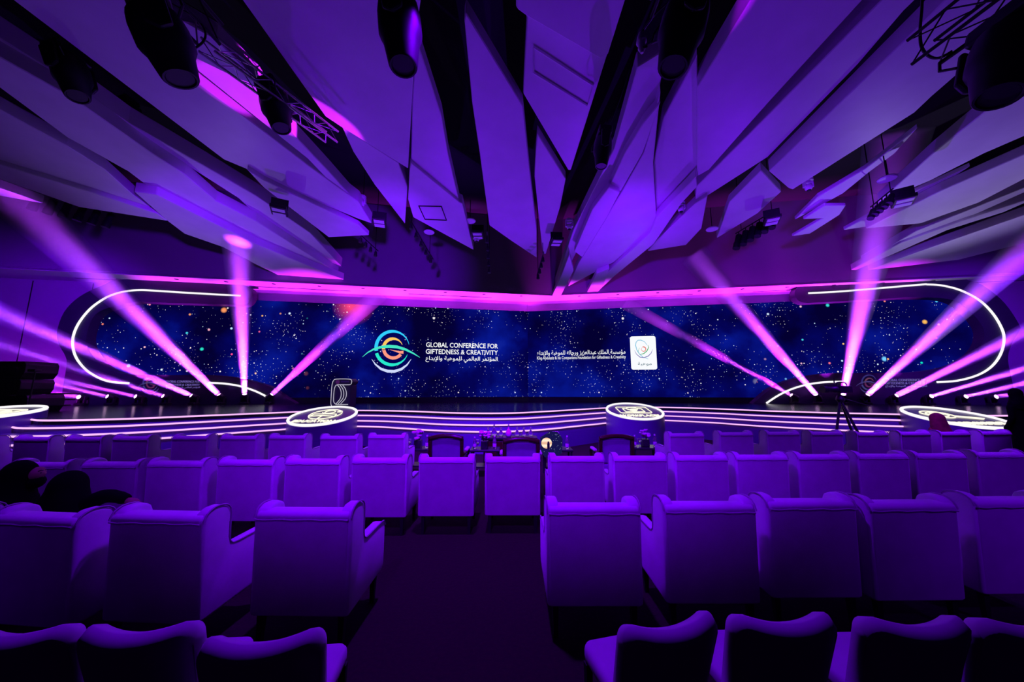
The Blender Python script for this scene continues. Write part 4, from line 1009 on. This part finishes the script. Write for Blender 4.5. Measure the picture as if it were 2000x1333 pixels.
def fuse(o, vox=.022):
    md = o.modifiers.new('fuse', 'REMESH'); md.mode = 'VOXEL'; md.voxel_size = vox; md.use_smooth_shade = True
    sm = o.modifiers.new('soften', 'SMOOTH'); sm.iterations = 6; sm.factor = .5
    bpy.context.view_layer.update()
    me = bpy.data.meshes.new_from_object(o.evaluated_get(bpy.context.evaluated_depsgraph_get()))
    o.modifiers.clear(); o.data = me
    for q in me.polygons: q.use_smooth = True
    return o
def seated(name_label, x, y, rz, head_z, lean, arms, cloth, hood, hood_mat, face, legs=True):
    t = thing('person', name_label, 'person', (x, y, 0), rz)
    lx, ly = lean; sz = head_z - .30      # shoulder height
    rings = [((0, 0, .47), .18, .15), ((0, 0, .56), .20, .16), ((lx * .3, ly * .3, .70), .17, .135), ((lx * .6, ly * .6, sz - .12), .19, .135), ((lx * .8, ly * .8, sz), .20, .11), ((lx * .9, ly * .9, sz + .05), .12, .08), ((lx * .95, ly * .95, sz + .10), .065, .06), ((lx, ly, sz + .16), .06, .065)]
    lg = []
    for sx in (-1, 1):
        lg.append(([(sx * .09, .02, .53), (sx * .11, .25, .55), (sx * .11, .43, .53)], (.095, .075)))
        lg.append(([(sx * .11, .43, .53), (sx * .11, .47, .30), (sx * .11, .45, .09)], (.075, .05)))
        lg.append(([(sx * .11, .44, .05), (sx * .11, .52, .05), (sx * .11, .60, .035)], (.045, .03)))
    b = body_mesh(rings, arms + lg, ((lx, ly + .01, head_z - .115), (.075, .095, .115)))
    fuse(b.build('body', cloth, t))
    hd = MB()
    hood(hd, Vector((lx, ly, head_z)), sz)
    ho = hd.build('headscarf', hood_mat, t, smooth=True); fuse(ho, .016)
    if face:
        fc = MB(); c = Vector((lx, ly + .088, head_z - .105))
        ellipsoid(fc, c, (.072, .045, .058), 14, 8)
        ellipsoid(fc, c + Vector((0, .036, -.012)), (.011, .018, .026), 8, 6)
        fo = fc.build('face', M['skin'], t, smooth=True); fuse(fo, .008)
        for sx in (-1, 1):
            ellipsoid(MB(), c, (1, 1, 1))
            ey = MB(); ellipsoid(ey, c + Vector((sx * .028, .032, .008)), (.013, .008, .007), 10, 6); ey.build('eye', M['eye'], fo, smooth=True)
            MB().tube([c + Vector((sx * .012, .037, .024)), c + Vector((sx * .03, .034, .029)), c + Vector((sx * .046, .024, .024))], .004, 5).build('eyebrow', M['eye'], fo)
        mk = MB(); ellipsoid(mk, c + Vector((0, .0, -.066)), (.070, .056, .055), 14, 8); mk.build('face_mask', M['abaya'], t, smooth=True)
    return t
def hijab(hd, h, sz):
    ellipsoid(hd, h + Vector((0, -.012, -.105)), (.098, .112, .125), 18, 12)
    hd.loft([((h.x, h.y - .02, sz - .16), .19, .13), ((h.x, h.y - .02, sz - .04), .20, .13), ((h.x, h.y - .02, sz + .05), .13, .115), ((h.x, h.y - .015, sz + .14), .10, .10), ((h.x, h.y - .01, sz + .2), .09, .10)])
def hijab_wide(hd, h, sz):
    ellipsoid(hd, h + Vector((0, -.012, -.115)), (.112, .125, .135), 18, 12)
    hd.loft([((h.x, h.y - .02, sz - .16), .23, .15), ((h.x, h.y - .02, sz - .02), .215, .15), ((h.x, h.y - .02, sz + .06), .175, .14), ((h.x, h.y - .015, sz + .14), .135, .125), ((h.x, h.y - .01, sz + .2), .11, .115)])
def ghutra(hd, h, sz):
    ellipsoid(hd, h + Vector((0, -.01, -.095)), (.105, .125, .12), 18, 12)
    hd.loft([((h.x, h.y - .06, sz - .22), .20, .09), ((h.x, h.y - .05, sz - .06), .21, .11), ((h.x, h.y - .03, sz + .06), .18, .11), ((h.x, h.y - .015, sz + .18), .125, .115), ((h.x, h.y - .01, sz + .24), .10, .10)])
# masked person at the left edge, turned to the right
p1 = atY(18, 940, 2.98); z1 = atY(30, 904, 2.98).z
ar = [([(-.17, 0, .78), (-.24, .12, .60), (-.12, .30, .62)], (.06, .036)), ([(.17, 0, .78), (.25, .16, .62), (.12, .36, .64)], (.06, .036))]
t = seated('person in black headscarf and face mask at the left edge, looking right', p1.x, 2.98, -1.1, z1, (0, .06), ar, M['abaya'], hijab, M['abaya'], True)
for sx in (-1, 1): hand(t, Vector((sx * .12, .30 if sx < 0 else .36, .62 if sx < 0 else .64)), (-sx * .5, 1, .0), (0, 0, 1))
# person in black headscarf seen from behind, arm on the next chair
p2 = atY(124, 950, 3.02); z2 = atY(135, 924, 3.02).z
ar = [([(-.17, .0, .78), (-.25, .14, .62), (-.10, .34, .62)], (.06, .036)), ([(.15, .02, .80), (.33, .03, .90), (.51, .05, .865)], (.075, .045))]
t = seated('person in black headscarf seen from behind, stretching an arm to the right', p2.x, 3.02, .0, z2, (.03, .02), ar, M['abaya'], hijab_wide, M['abaya'], False)
hand(t, Vector((.50, .05, .86)), (1, .1, -.45), (0, 0, 1)); hand(t, Vector((-.10, .34, .62)), (.3, 1, 0), (0, 0, 1))
# guest in a maroon headscarf in the front row
p3 = atY(1835, 830, 7.35); z3 = atY(1838, 809, 7.35).z
ar = [([(-.17, 0, .92), (-.26, .14, .70), (-.28, .38, .68)], (.065, .038)), ([(.17, 0, .92), (.26, .14, .70), (.28, .38, .68)], (.065, .038))]
t = seated('guest in a maroon headscarf seen from behind before the right podium', p3.x, 7.35, .12, z3, (0, .03), ar, M['maroon'], ghutra, M['maroon'], False)
for sx in (-1, 1): hand(t, Vector((sx * .28, .38, .68)), (0, 1, -.1), (0, 0, 1))
# person in black standing at the right edge
p4 = atY(1988, 800, 7.9)
t = thing('person', 'person in black robe and headscarf standing at the right edge', 'person', (p4.x, 7.9, 0), .1)
H4 = atY(1985, 760, 7.9).z; k = H4 / 1.75
rings = [((0, 0, .05), .24, .17), ((0, 0, .5 * k), .21, .15), ((0, 0, .95 * k), .20, .14), ((0, 0, 1.2 * k), .19, .13), ((0, 0, 1.40 * k), .21, .11), ((0, 0, 1.46 * k), .12, .08), ((0, .01, 1.54 * k), .065, .065)]
ar = [([(sx * .20, 0, 1.38 * k), (sx * .26, -.02, 1.10 * k), (sx * .24, .12, .86 * k)], (.065, .04)) for sx in (-1, 1)]
ft = [([(sx * .09, 0, .05), (sx * .09, .08, .05), (sx * .09, .16, .04)], (.05, .035)) for sx in (-1, 1)]
fuse(body_mesh(rings, ar + ft, ((0, .01, H4 - .115), (.078, .098, .115))).build('body', M['abaya'], t), .03)
hd = MB(); hijab(hd, Vector((0, 0, H4)), H4 - .30); fuse(hd.build('headscarf', M['abaya'], t, smooth=True), .016)
for sx in (-1, 1): hand(t, Vector((sx * .24, .12, .86 * k)), (0, .4, -1), (-sx, 0, 0))
